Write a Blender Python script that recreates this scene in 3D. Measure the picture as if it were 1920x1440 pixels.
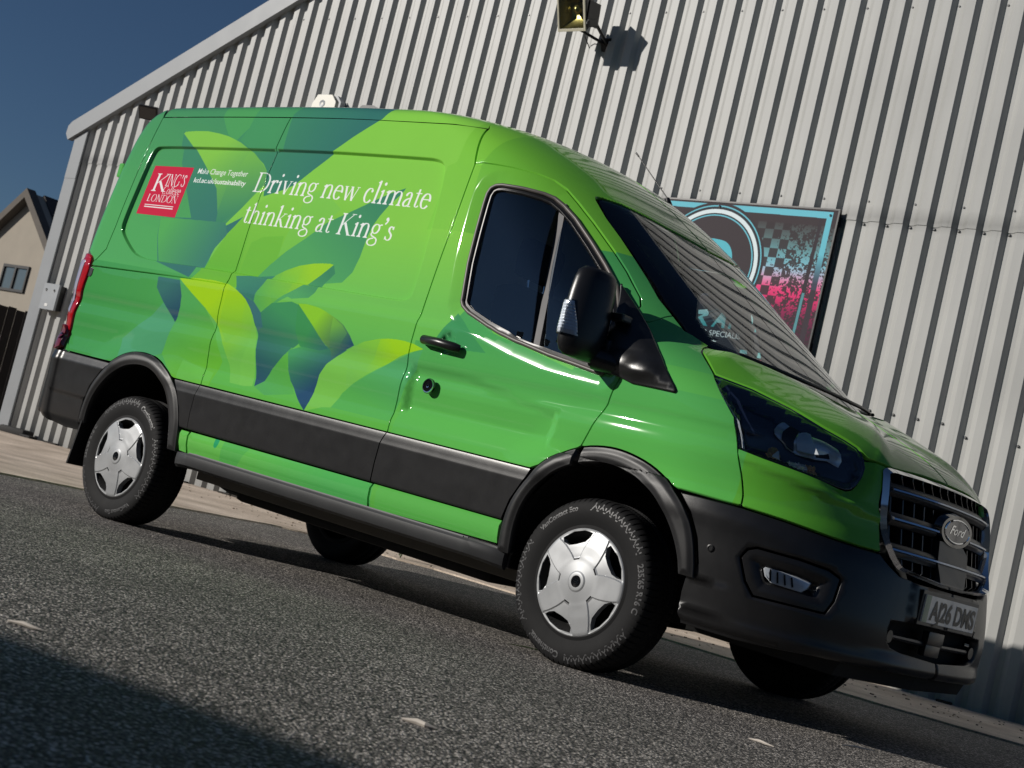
import bpy, bmesh, math, random
import numpy as np
from mathutils import Matrix, Vector
from mathutils.geometry import delaunay_2d_cdt
random.seed(7); rng = np.random.default_rng(7)
for o in list(bpy.data.objects): bpy.data.objects.remove(o)
scene = bpy.context.scene; COL = scene.collection

# ------------------------------------------------------------------ camera, sky, sun, exposure
def rot(yaw, pitch, roll):
    f = np.array([math.cos(pitch)*math.sin(yaw), math.cos(pitch)*math.cos(yaw), math.sin(pitch)])
    r = np.array([math.cos(yaw), -math.sin(yaw), 0.]); u = np.cross(r, f)
    c, s = math.cos(roll), math.sin(roll)
    return c*r+s*u, -s*r+c*u, f
CAMPOS = np.array([3.74658, -5.95819, .53883])
r_, u_, f_ = rot(-.719255, .085941, .239813)
cd = bpy.data.cameras.new('camera'); cam = bpy.data.objects.new('camera', cd); COL.objects.link(cam)
cam.matrix_world = Matrix(((r_[0], u_[0], -f_[0], CAMPOS[0]), (r_[1], u_[1], -f_[1], CAMPOS[1]), (r_[2], u_[2], -f_[2], CAMPOS[2]), (0, 0, 0, 1)))
cd.sensor_width = 36; cd.lens = 2818.743/1920*36; cd.clip_start = .05; cd.clip_end = 2000
cd.dof.use_dof = True; cd.dof.focus_distance = 6.9; cd.dof.aperture_fstop = 7.0
scene.camera = cam
SUN_TRAVEL = Vector((1.6, 2.0, -1.0)).normalized()
SRC = -SUN_TRAVEL
EL = math.asin(SRC.z); AZ = math.atan2(SRC.x, SRC.y)
world = bpy.data.worlds.new('World'); scene.world = world; world.use_nodes = True
wn = world.node_tree.nodes; wl = world.node_tree.links
sky = wn.new('ShaderNodeTexSky'); sky.sky_type = 'NISHITA'; sky.sun_disc = False
sky.sun_elevation = EL; sky.sun_rotation = AZ; sky.altitude = 1500; sky.air_density = 1.0; sky.dust_density = .05; sky.ozone_density = 5.0
wl.new(sky.outputs[0], wn['Background'].inputs[0]); wn['Background'].inputs[1].default_value = .05
sl = bpy.data.lights.new('sun', 'SUN'); sun = bpy.data.objects.new('sun', sl); COL.objects.link(sun)
sl.energy = 5.0; sl.angle = math.radians(.5); sl.color = (1, .95, .88)
sun.rotation_euler = (-SUN_TRAVEL).to_track_quat('Z', 'Y').to_euler(); sun.location = (-8, -12, 8)
scene.view_settings.view_transform = 'Standard'; scene.view_settings.look = 'None'
scene.view_settings.exposure = -0.42; scene.view_settings.gamma = 1.0; scene.view_settings.use_curve_mapping = False

# ------------------------------------------------------------------ colour + material helpers
def lin(c):
    c = np.asarray(c, float)/255.
    return np.where(c <= .04045, c/12.92, ((c+.055)/1.055)**2.4)
def nt(name):
    m = bpy.data.materials.new(name); m.use_nodes = True
    return m, m.node_tree.nodes, m.node_tree.links, m.node_tree.nodes['Principled BSDF']
def mat(name, col, rough=.5, metal=0., coat=0., coat_r=.03, spec=.5, var=.06, scale=6., bump=0., bscale=200., rvar=.08, emit=None):
    """procedural paint: base colour with a little noise in tone and gloss"""
    m, N_, L_, b = nt(name)
    b.inputs['Roughness'].default_value = rough; b.inputs['Metallic'].default_value = metal
    b.inputs['Coat Weight'].default_value = coat; b.inputs['Coat Roughness'].default_value = coat_r
    b.inputs['Specular IOR Level'].default_value = spec
    tc = N_.new('ShaderNodeTexCoord'); nz = N_.new('ShaderNodeTexNoise'); nz.inputs['Scale'].default_value = scale; nz.inputs['Detail'].default_value = 5
    L_.new(tc.outputs['Object'], nz.inputs['Vector'])
    mx = N_.new('ShaderNodeMix'); mx.data_type = 'RGBA'
    c = np.array(col, float); a = np.clip(c*(1-var*2), 0, 1); d = np.clip(c*(1+var*2), 0, 1)
    mx.inputs[6].default_value = (*a, 1); mx.inputs[7].default_value = (*d, 1)
    L_.new(nz.outputs['Fac'], mx.inputs[0]); L_.new(mx.outputs[2], b.inputs['Base Color'])
    mr = N_.new('ShaderNodeMapRange'); mr.inputs['To Min'].default_value = max(0, rough-rvar); mr.inputs['To Max'].default_value = min(1, rough+rvar)
    L_.new(nz.outputs['Fac'], mr.inputs['Value']); L_.new(mr.outputs[0], b.inputs['Roughness'])
    if bump > 0:
        n2 = N_.new('ShaderNodeTexNoise'); n2.inputs['Scale'].default_value = bscale; n2.inputs['Detail'].default_value = 3
        L_.new(tc.outputs['Object'], n2.inputs['Vector'])
        bp = N_.new('ShaderNodeBump'); bp.inputs['Strength'].default_value = bump; bp.inputs['Distance'].default_value = .002
        L_.new(n2.outputs['Fac'], bp.inputs['Height']); L_.new(bp.outputs[0], b.inputs['Normal'])
    if emit:
        b.inputs['Emission Color'].default_value = (*emit[:3], 1); b.inputs['Emission Strength'].default_value = emit[3]
    return m
def glass(name, tint, ior=1.5, gcol=(1, 1, 1), k=1.7):
    """single sheet pane: Fresnel mix of a mirror gloss and a tinted see-through"""
    m, N_, L_, b = nt(name); N_.remove(b); out = N_['Material Output']
    g = N_.new('ShaderNodeBsdfGlossy'); g.inputs['Roughness'].default_value = .0; g.inputs['Color'].default_value = (*gcol, 1)
    t = N_.new('ShaderNodeBsdfTransparent'); t.inputs['Color'].default_value = (*tint, 1)
    fr = N_.new('ShaderNodeFresnel'); fr.inputs['IOR'].default_value = ior
    mul = N_.new('ShaderNodeMath'); mul.operation = 'MULTIPLY'; mul.inputs[1].default_value = k; mul.use_clamp = True
    mx = N_.new('ShaderNodeMixShader'); L_.new(fr.outputs[0], mul.inputs[0]); L_.new(mul.outputs[0], mx.inputs[0])
    L_.new(t.outputs[0], mx.inputs[1]); L_.new(g.outputs[0], mx.inputs[2]); L_.new(mx.outputs[0], out.inputs['Surface'])
    return m

# ------------------------------------------------------------------ object helpers
def link(o, parent=None):
    COL.objects.link(o)
    if parent is not None: o.parent = parent
    return o
def tag(o, label=None, cat=None, group=None, kind=None):
    if label: o['label'] = label
    if cat: o['category'] = cat
    if group: o['group'] = group
    if kind: o['kind'] = kind
    return o
def empty(name, loc=(0, 0, 0), rotz=0., label=None, cat=None, group=None):
    o = bpy.data.objects.new(name, None); o.location = loc; o.rotation_euler = (0, 0, rotz); o.empty_display_size = .2
    link(o); return tag(o, label, cat, group)
def mesh_obj(name, V, F, m, parent=None, smooth=False, normals=None, uv=None):
    me = bpy.data.meshes.new(name); me.from_pydata([tuple(map(float, v)) for v in V], [], [tuple(map(int, f)) for f in F])
    if uv is not None:
        l = me.uv_layers.new(name='UVMap'); idx = np.empty(len(me.loops), int); me.loops.foreach_get('vertex_index', idx)
        l.data.foreach_set('uv', np.asarray(uv, float)[idx].ravel())
    if smooth or normals is not None: me.polygons.foreach_set('use_smooth', [True]*len(me.polygons))
    for mm in (m if isinstance(m, (list, tuple)) else [m]): me.materials.append(mm)
    me.update()
    if normals is not None: me.normals_split_custom_set_from_vertices([tuple(map(float, n)) for n in normals])
    return link(bpy.data.objects.new(name, me), parent)
class MB:
    """collects boxes, tubes, lathes, prisms; build() links them as ONE mesh"""
    def __init__(s): s.V = []; s.F = []
    def add(s, V, F):
        k = len(s.V); s.V += [tuple(map(float, v)) for v in V]; s.F += [tuple(int(i)+k for i in f) for f in F]; return s
    def box(s, c, d, M=None, bev=0.):
        bm = bmesh.new(); bmesh.ops.create_cube(bm, size=1)
        for v in bm.verts: v.co = Vector((v.co.x*d[0], v.co.y*d[1], v.co.z*d[2]))
        if bev > 0: bmesh.ops.bevel(bm, geom=list(bm.edges), offset=bev, segments=2, profile=.6, affect='EDGES')
        bm.verts.ensure_lookup_table(); bm.verts.index_update()
        V = [Vector(c)+(M @ v.co if M else v.co) for v in bm.verts]; F = [[v.index for v in f.verts] for f in bm.faces]; bm.free()
        return s.add(V, F)
    def tube(s, pts, r, n=10, cap=True):
        pts = [Vector(p) for p in pts]; V = []; F = []; rr = r if isinstance(r, (list, tuple)) else [r]*len(pts)
        up = None
        for i, p in enumerate(pts):
            t = (pts[min(i+1, len(pts)-1)]-pts[max(i-1, 0)]).normalized()
            if up is None: up = Vector((0, 0, 1)) if abs(t.z) < .9 else Vector((1, 0, 0))
            a = t.cross(up).normalized(); b = a.cross(t).normalized(); up = b
            for k in range(n):
                w = 2*math.pi*k/n; V.append(p+rr[i]*(math.cos(w)*a+math.sin(w)*b))
        for i in range(len(pts)-1):
            for k in range(n): F.append((i*n+k, i*n+(k+1) % n, (i+1)*n+(k+1) % n, (i+1)*n+k))
        if cap: F.append(tuple(range(n-1, -1, -1))); F.append(tuple((len(pts)-1)*n+k for k in range(n)))
        return s.add(V, F)
    def lathe(s, prof, n=48, M=None, a0=0., a1=2*math.pi):
        """prof = (radius, offset along local y); axis = local y"""
        full = abs(a1-a0-2*math.pi) < 1e-6; V = []; F = []; m = len(prof); k = n if full else n+1
        for i in range(k):
            w = a0+(a1-a0)*i/n
            for (r, y) in prof:
                v = Vector((r*math.cos(w), y, r*math.sin(w))); V.append(M @ v if M else v)
        for i in range(n):
            j = (i+1) % k
            for q in range(m-1): F.append((i*m+q, i*m+q+1, j*m+q+1, j*m+q))
        return s.add(V, F)
    def prism(s, poly, a, b, f):
        """poly extruded between depths a and b; f(u, v, depth) -> point"""
        n = len(poly); V = [f(u, v, a) for u, v in poly]+[f(u, v, b) for u, v in poly]
        F = [tuple(range(n)), tuple(range(2*n-1, n-1, -1))]+[(i, i+n, (i+1) % n+n, (i+1) % n) for i in range(n)]
        return s.add(V, F)
    def build(s, name, m, parent=None, smooth=False, sharp=35):
        o = mesh_obj(name, s.V, s.F, m, parent)
        bm = bmesh.new(); bm.from_mesh(o.data); bmesh.ops.recalc_face_normals(bm, faces=bm.faces)
        if smooth:
            for f in bm.faces: f.smooth = True
            for e in bm.edges:
                if len(e.link_faces) == 2 and e.calc_face_angle(0) > math.radians(sharp): e.smooth = False
        bm.to_mesh(o.data); bm.free(); return o
_tc = {}
def text2d(body, bold=0., shear=0.):
    """flat letters of the built-in font as 2D triangles, in em units"""
    key = (body, bold, shear)
    if key in _tc: return _tc[key]
    cu = bpy.data.curves.new('txt', 'FONT'); cu.body = body; cu.size = 1; cu.offset = bold; cu.shear = shear; cu.fill_mode = 'FRONT'; cu.resolution_u = 4
    o = bpy.data.objects.new('txt', cu); COL.objects.link(o); dg = bpy.context.evaluated_depsgraph_get(); dg.update()
    me = bpy.data.meshes.new_from_object(o.evaluated_get(dg)); me.calc_loop_triangles()
    V = np.array([v.co[:2] for v in me.vertices]).reshape(-1, 2); T = np.array([t.vertices[:] for t in me.loop_triangles]).reshape(-1, 3)
    bpy.data.objects.remove(o); bpy.data.curves.remove(cu); bpy.data.meshes.remove(me)
    _tc[key] = (V, T); return V, T
def fit_text(body, x0, x1, y0, cap, bold=0., shear=0.):
    V, T = text2d(body, bold, shear); V = V.copy()
    lo, hi = V[:, 0].min(), V[:, 0].max()
    H, _ = text2d('H', bold); hc = H[:, 1].max()
    V[:, 0] = x0+(V[:, 0]-lo)/(hi-lo)*(x1-x0); V[:, 1] = y0+V[:, 1]*cap/hc
    return V, T

# ------------------------------------------------------------------ 2D polygon tools
def dens(poly, step=.02, closed=True):
    out = []; n = len(poly)
    for i in range(n if closed else n-1):
        a = np.array(poly[i]); b = np.array(poly[(i+1) % n]); k = max(1, int(np.ceil(np.linalg.norm(b-a)/step)))
        for j in range(k): out.append(a+(b-a)*j/k)
    if not closed: out.append(np.array(poly[-1]))
    return np.array(out)
def smooth(poly, it=1, closed=True):
    """Chaikin corner cutting"""
    p = np.array(poly, float)
    for _ in range(it):
        q = []; n = len(p)
        if not closed: q.append(p[0])
        for i in range(n if closed else n-1):
            a, b = p[i], p[(i+1) % n]; q += [.75*a+.25*b, .25*a+.75*b]
        if not closed: q.append(p[-1])
        p = np.array(q)
    return p
def area(p): x, y = p[:, 0], p[:, 1]; return .5*np.sum(x*np.roll(y, -1)-np.roll(x, -1)*y)
def inset(p, d):
    """move a CCW loop inwards by d"""
    e0 = p-np.roll(p, 1, 0); e1 = np.roll(p, -1, 0)-p
    n0 = np.stack([-e0[:, 1], e0[:, 0]], 1); n1 = np.stack([-e1[:, 1], e1[:, 0]], 1)
    n0 /= np.linalg.norm(n0, axis=1)[:, None]+1e-12; n1 /= np.linalg.norm(n1, axis=1)[:, None]+1e-12
    m = n0+n1; m /= np.maximum((m*m).sum(1), .5)[:, None]/2.
    return p+m*d
def inpoly(q, p):
    q = np.asarray(q, float); x, y = q[:, 0][:, None], q[:, 1][:, None]; x0, y0 = p[:, 0][None], p[:, 1][None]; x1, y1 = np.roll(p[:, 0], -1)[None], np.roll(p[:, 1], -1)[None]
    c = ((y0 > y) != (y1 > y)) & (x < (x1-x0)*(y-y0)/(y1-y0+1e-15)+x0)
    return c.sum(1) % 2 == 1
def pdist(q, p):
    """distance of points to a closed polyline"""
    q = np.asarray(q, float); a = p; b = np.roll(p, -1, 0); d = b-a; L = (d*d).sum(1)+1e-15
    out = np.full(len(q), 1e9)
    for i in range(0, len(q), 4000):
        w = q[i:i+4000][:, None]-a[None]; t = np.clip((w*d[None]).sum(2)/L[None], 0, 1)
        out[i:i+4000] = np.sqrt((((w-t[..., None]*d[None])**2).sum(2)).min(1))
    return out
def cdt(loops, pts):
    """triangles inside loops[0] and outside the other loops"""
    V = []; E = []
    for lp in loops:
        k = len(V); V += [Vector((float(a), float(b))) for a, b in lp]; n = len(lp); E += [(k+i, k+(i+1) % n) for i in range(n)]
    V += [Vector((float(a), float(b))) for a, b in pts]
    r = delaunay_2d_cdt(V, E, [], 0, 1e-6)
    P2 = np.array([v[:] for v in r[0]]); T = np.array([f for f in r[2] if len(f) == 3]); c = P2[T].mean(1)
    ok = inpoly(c, np.asarray(loops[0]))
    for lp in loops[1:]: ok &= ~inpoly(c, np.asarray(lp))
    T = T[ok]; a = P2[T[:, 1]]-P2[T[:, 0]]; b = P2[T[:, 2]]-P2[T[:, 0]]; fl = a[:, 0]*b[:, 1]-a[:, 1]*b[:, 0] < 0; T[fl] = T[fl][:, ::-1]
    return P2, T

# ------------------------------------------------------------------ van body surface: X = unrolled length (metres ahead of the front axle, then round the nose), z = height
def pchip(xs, ys):
    xs = np.array(xs, float); ys = np.array(ys, float); h = np.diff(xs); d = np.diff(ys)/h
    m = np.zeros(len(xs)); m[0] = d[0]; m[-1] = d[-1]
    for i in range(1, len(xs)-1):
        if d[i-1]*d[i] > 0:
            w1 = 2*h[i]+h[i-1]; w2 = h[i]+2*h[i-1]; m[i] = (w1+w2)/(w1/d[i-1]+w2/d[i])
    def f(x):
        x = np.clip(np.asarray(x, float), xs[0], xs[-1]); i = np.clip(np.searchsorted(xs, x)-1, 0, len(h)-1)
        t = (x-xs[i])/h[i]; t2 = t*t; t3 = t2*t
        return (2*t3-3*t2+1)*ys[i]+(t3-2*t2+t)*h[i]*m[i]+(-2*t3+3*t2)*ys[i+1]+(t3-t2)*h[i]*m[i+1]
    return f
fB=pchip([.20,.30,.40,.56,.70,.75,.80,.83,.845,.875,.96,.985,1.03,1.05,1.075,1.12,1.18,1.275,1.30,1.32,1.40,1.60,1.8,2.0,2.2,2.30,2.35,2.38,2.40,2.415,2.43],
 [.93,.965,.985,1.0,1.01,1.017,1.013,1.004,.999,.998,1.009,1.012,1.0085,1.0035,1.004,1.014,1.018,1.018,1.0125,1.005,1.001,.983,.958,.93,.898,.875,.853,.82,.77,.69,.3])
fXf=pchip([.20,.30,.40,.48,.55,.70,.80,.90,1.0,1.06,1.10,1.14,1.2,1.3,1.40,1.43,1.5,1.6,1.8,2.0,2.07,2.12,2.2,2.28,2.34,2.38,2.41,2.43],
 [1.02,1.10,1.13,1.135,1.13,1.12,1.10,1.08,1.06,1.045,1.025,.99,.90,.67,.41,.33,.215,.07,-.20,-.47,-.57,-.65,-.78,-.93,-1.06,-1.2,-1.4,-1.9])
fXc=pchip([.20,.5,.85,1.0,1.1,1.2,1.3,1.46,1.7,2.03,2.3,2.40,2.43],[.35,.28,.25,.22,.17,.05,-.15,-.5,-.9,-1.25,-1.6,-2.0,-2.9])
fN=pchip([.2,.5,.7,.85,1.05,1.25,1.46,1.65,1.8,2.1,2.3,2.43],[3.0,3.0,2.7,2.42,2.4,2.4,2.4,2.5,2.6,2.5,2.35,2.3])
fXR=pchip([.2,1.9,2.1,2.25,2.35,2.43],[-4.10,-4.10,-4.09,-4.06,-3.99,-3.88])
RR = .12
def P(X, z):
    X = np.asarray(X, float); z = np.asarray(z, float)
    b = fB(z); xf = fXf(z); xc = fXc(z); n = fN(z); a = xf-xc; xr = fXR(z)
    b = b*(1-.012*np.clip((-2.4-X)/1.8, 0, 1)**2)
    ph = np.clip((X-xc)/a, 0, np.pi)
    sx, cy = np.sin(ph), np.cos(ph); L = (np.maximum(sx, 1e-9)**n+np.maximum(np.abs(cy), 1e-9)**n)**(1/n)
    x = np.where(X > xc, xc+a*sx/L, X); y = np.where(X > xc, -b*cy/L, -b)
    pr = np.clip((xr-X)/RR, 0, np.pi/2); rest = np.maximum((xr-X)-RR*np.pi/2, 0)
    x = np.where(X < xr, xr-RR*np.sin(pr), x); y = np.where(X < xr, -b+RR*(1-np.cos(pr))+rest, y)
    zo = z-.06*np.clip((-2.2-X)/1.9, 0, 1.1)**1.4*np.clip((z-1.4)/1., 0, 1)
    return np.stack([x, y, zo], -1)
def Nrm(X, z, e=1.5e-3):
    du = P(np.asarray(X)+e, z)-P(np.asarray(X)-e, z); dv = P(X, np.asarray(z)+e)-P(X, np.asarray(z)-e)
    n = np.cross(du, dv); return n/(np.linalg.norm(n, axis=-1, keepdims=True)+1e-12)
def Xmid(z): return fXc(z)+(fXf(z)-fXc(z))*np.pi/2
def mirX(p):
    p = np.asarray(p, float); return np.stack([2*Xmid(p[:, 1])-p[:, 0], p[:, 1]], 1)
def at(X, z, off=0.): return P(X, z)+Nrm(X, z)*off
def sstep(a, b, x): t = np.clip((x-a)/(b-a), 0, 1); return t*t*(3-2*t)
U0, U1, V0, V1 = -4.5, 1.9, .25, 2.5
def panel(name, poly, m, parent, holes=(), step=.035, off=0., gap=.0032, rim=.02, bev=.001, disp=None, loops=(), mirror=None, zs=None):
    """a pressed panel on the body surface: polygon in (X, z), optional holes, relief disp(X, z), bevelled edge and return flange"""
    out = dens(poly, step*.7); out = out if area(out) > 0 else out[::-1]
    hl = []
    for h in holes:
        q = dens(h, step*.7); hl.append(q if area(q) < 0 else q[::-1])
    rings = [out]+hl
    tops = [inset(r, gap+bev) for r in rings]
    lo, hi = out.min(0), out.max(0); zs = zs or step
    gx, gz = np.meshgrid(np.arange(lo[0], hi[0], step), np.arange(lo[1], hi[1], zs)); gx = gx+(np.arange(gx.shape[0]) % 2)[:, None]*step*.5*(zs > step*.6)
    pts = np.stack([gx.ravel(), gz.ravel()], 1)
    if len(loops):
        lp = np.concatenate(loops); far = np.ones(len(pts), bool)
        for i in range(0, len(pts), 1500): far[i:i+1500] = (((pts[i:i+1500, None]-lp[None])**2).sum(2)).min(1) > (step*.45)**2
        pts = np.concatenate([pts[far], lp])
    ok = inpoly(pts, tops[0])
    for t in tops[1:]: ok &= ~inpoly(pts, t)
    pts = pts[ok]; dd = np.minimum.reduce([pdist(pts, t) for t in tops]); pts = pts[dd > (step*.3 if not len(loops) else .004)]
    q, T = cdt(tops, pts)
    D = disp if disp else (lambda X, z: np.zeros_like(X))
    def Pd(X, z): return P(X, z)+Nrm(X, z)*(off+D(X, z))[..., None]
    def Nd(X, z, e=1.5e-3):
        n = np.cross(Pd(X+e, z)-Pd(X-e, z), Pd(X, z+e)-Pd(X, z-e)); return n/(np.linalg.norm(n, axis=-1, keepdims=True)+1e-12)
    X, z = q[:, 0], q[:, 1]
    V = Pd(X, z); n0 = Nd(X, z); Nn = n0.copy(); UV = q.copy(); F = [tuple(t) for t in T]
    k0 = 0
    # edge rings (the CDT keeps the order of its input loop vertices)
    for r, t in zip(rings, tops):
        n = len(t); idx = np.arange(k0, k0+n); k0 += n
        g = inset(r, gap); pb = Pd(g[:, 0], g[:, 1]); nb = Nd(t[:, 0], t[:, 1]); tp = V[idx]
        outw = pb-tp; outw -= nb*(outw*nb).sum(1)[:, None]; outw /= np.linalg.norm(outw, axis=1)[:, None]+1e-9
        r1 = pb-nb*bev; r2 = pb-nb*rim
        b1 = len(V); V = np.concatenate([V, r1, r2]); UV = np.concatenate([UV, g, g])
        Nn = np.concatenate([Nn, (nb+outw*1.2)/np.linalg.norm(nb+outw*1.2, axis=1)[:, None], outw])
        for i in range(n):
            j = (i+1) % n
            F.append((idx[j], idx[i], b1+i, b1+j)); F.append((b1+j, b1+i, b1+n+i, b1+n+j))
    uv = np.stack([(UV[:, 0]-U0)/(U1-U0), (UV[:, 1]-V0)/(V1-V0)], 1)
    o = mesh_obj(name, V, F, m, parent, normals=Nn, uv=uv)
    if mirror is not None:
        s = np.array([1, -1, 1.]); mesh_obj(name, V*s, [f[::-1] for f in F], mirror, parent, normals=Nn*s, uv=uv)
    return o
def loops_at(poly, ds, st=.012):
    q = np.array(poly, float); q = q if area(q) > 0 else q[::-1]; q = dens(q, .03)
    return [dens(inset(q, d), st) for d in ds]
def strip_on_body(pts, w, h, name, m, parent, off=0., n=6):
    """raised bead following a line on the body"""
    p = dens(pts, .03, False); c = at(p[:, 0], p[:, 1], off); return MB().tube([tuple(v) for v in c], [w]*len(c), n).build(name, m, parent, smooth=True, sharp=80)

# ------------------------------------------------------------------ printed wrap: rasterised once into a packed image
TEX = 560.  # texels per metre
IW, IH = int((U1-U0)*TEX), int((V1-V0)*TEX)
def fill_mask(shape, polys, x0, y0, s):
    """even-odd fill of each polygon (OR of all) in texel space"""
    M = np.zeros(shape, bool)
    for p in polys:
        q = (np.asarray(p, float)-[x0, y0])*s; a = np.floor(q.min(0)).astype(int)-1; b = np.ceil(q.max(0)).astype(int)+1
        a = np.maximum(a, 0); b = np.minimum(b, [shape[1], shape[0]])
        if (b <= a).any(): continue
        xs = np.arange(a[0], b[0])+.5; ys = np.arange(a[1], b[1])+.5
        c = np.zeros((len(ys), len(xs)), bool); px, py = q[:, 0], q[:, 1]; qx, qy = np.roll(px, -1), np.roll(py, -1)
        for i in range(len(q)):
            if py[i] == qy[i]: continue
            m = (py[i] > ys) != (qy[i] > ys)
            if not m.any(): continue
            xi = (qx[i]-px[i])*(ys[m]-py[i])/(qy[i]-py[i])+px[i]; c[m] ^= xs[None] < xi[:, None]
        M[a[1]:b[1], a[0]:b[0]] |= c
    return M
class Canvas:
    def __init__(s, x0, y0, w, h, tex, base):
        s.x0, s.y0, s.s = x0, y0, tex; s.shape = (int(h*tex), int(w*tex)); s.A = np.empty((*s.shape, 3), np.float32); s.A[:] = base
        s.gx = (np.arange(s.shape[1])+.5)/tex+x0; s.gy = (np.arange(s.shape[0])+.5)/tex+y0
    def mask(s, polys): return fill_mask(s.shape, polys, s.x0, s.y0, s.s)
    def paint(s, polys, c0, c1=None, p0=None, p1=None, alpha=1.):
        M = s.mask(polys if isinstance(polys, list) and not np.isscalar(polys[0][0]) else [np.array(polys, float)])
        yy, xx = np.nonzero(M); c0 = np.array(c0, float)
        if c1 is None: col = np.repeat(c0[None], len(yy), 0)
        else:
            d = np.array(p1, float)-p0; t = np.clip(((s.gx[xx]-p0[0])*d[0]+(s.gy[yy]-p0[1])*d[1])/(d@d), 0, 1)[:, None]; col = c0*(1-t)+np.array(c1, float)*t
        s.A[yy, xx] = s.A[yy, xx]*(1-alpha)+col*alpha
    def tris(s, V, T, c): s.paint([V[t] for t in T], c)
    def image(s, name):
        im = bpy.data.images.new(name, s.shape[1], s.shape[0]); o = np.ones((*s.shape, 4), np.float32); o[..., :3] = np.clip(s.A/255., 0, 1)
        im.pixels.foreach_set(o.ravel()); im.update(); im.pack(); return im
# a small serif face drawn with a broad pen (units: 1000 per em)
def arc(cx, cy, rx, ry, a0, a1, n=16):
    w = np.radians(np.linspace(a0, a1, n)); return [(cx+rx*math.cos(t), cy+ry*math.sin(t)) for t in w]
def bez(*p, n=14):
    p = [np.array(q, float) for q in p]; out = []
    for t in np.linspace(0, 1, n):
        q = p
        while len(q) > 1: q = [a*(1-t)+b*t for a, b in zip(q, q[1:])]
        out.append(tuple(q[0]))
    return out
def pen(path, stem=82, hair=26):
    p = np.array(path, float); out = []
    d = np.gradient(p, axis=0); d /= np.linalg.norm(d, axis=1)[:, None]+1e-9
    w = hair+(stem-hair)*np.clip(np.abs(d[:, 1]+.12*d[:, 0]), 0, 1)**1.3; nn = np.stack([-d[:, 1], d[:, 0]], 1)
    l, r = p+nn*w[:, None]/2, p-nn*w[:, None]/2
    for i in range(len(p)-1): out.append(np.array([l[i], l[i+1], r[i+1], r[i]]))
    return out
def rc(x0, y0, x1, y1): return [np.array([(x0, y0), (x1, y0), (x1, y1), (x0, y1)], float)]
def dot(x, y, r): return [np.array(arc(x, y, r, r, 0, 340, 18))]
def stem(x, y0, y1, w=82): return rc(x-w/2, y0, x+w/2, y1)
def foot(x, y, l=92, r=92, h=24): return [np.array([(x-l, y), (x+r, y), (x+r, y+h*.8), (x+44, y+h*2.2), (x-44, y+h*2.2), (x-l, y+h*.8)], float)]
def head(x, y, l=95): return [np.array([(x-l, y-55), (x+40, y), (x+40, y-60), (x-40, y-95), (x-l, y-80)], float)]
def cap(x, y, l=95, r=95): return [np.array([(a, 2*y-b) for a, b in foot(x, y, l, r)[0]])]
def arch(x0, x1, y=450): return pen(bez((x0, 300), (x0+50, y+25), (x1+10, y+60), (x1, 270)))+stem(x1, 0, 290)
def thick(a, b, w): 
    a, b = np.array(a, float), np.array(b, float); h = np.array([w/2, 0]); return [np.array([a-h, a+h, b+h, b-h])]
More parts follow.
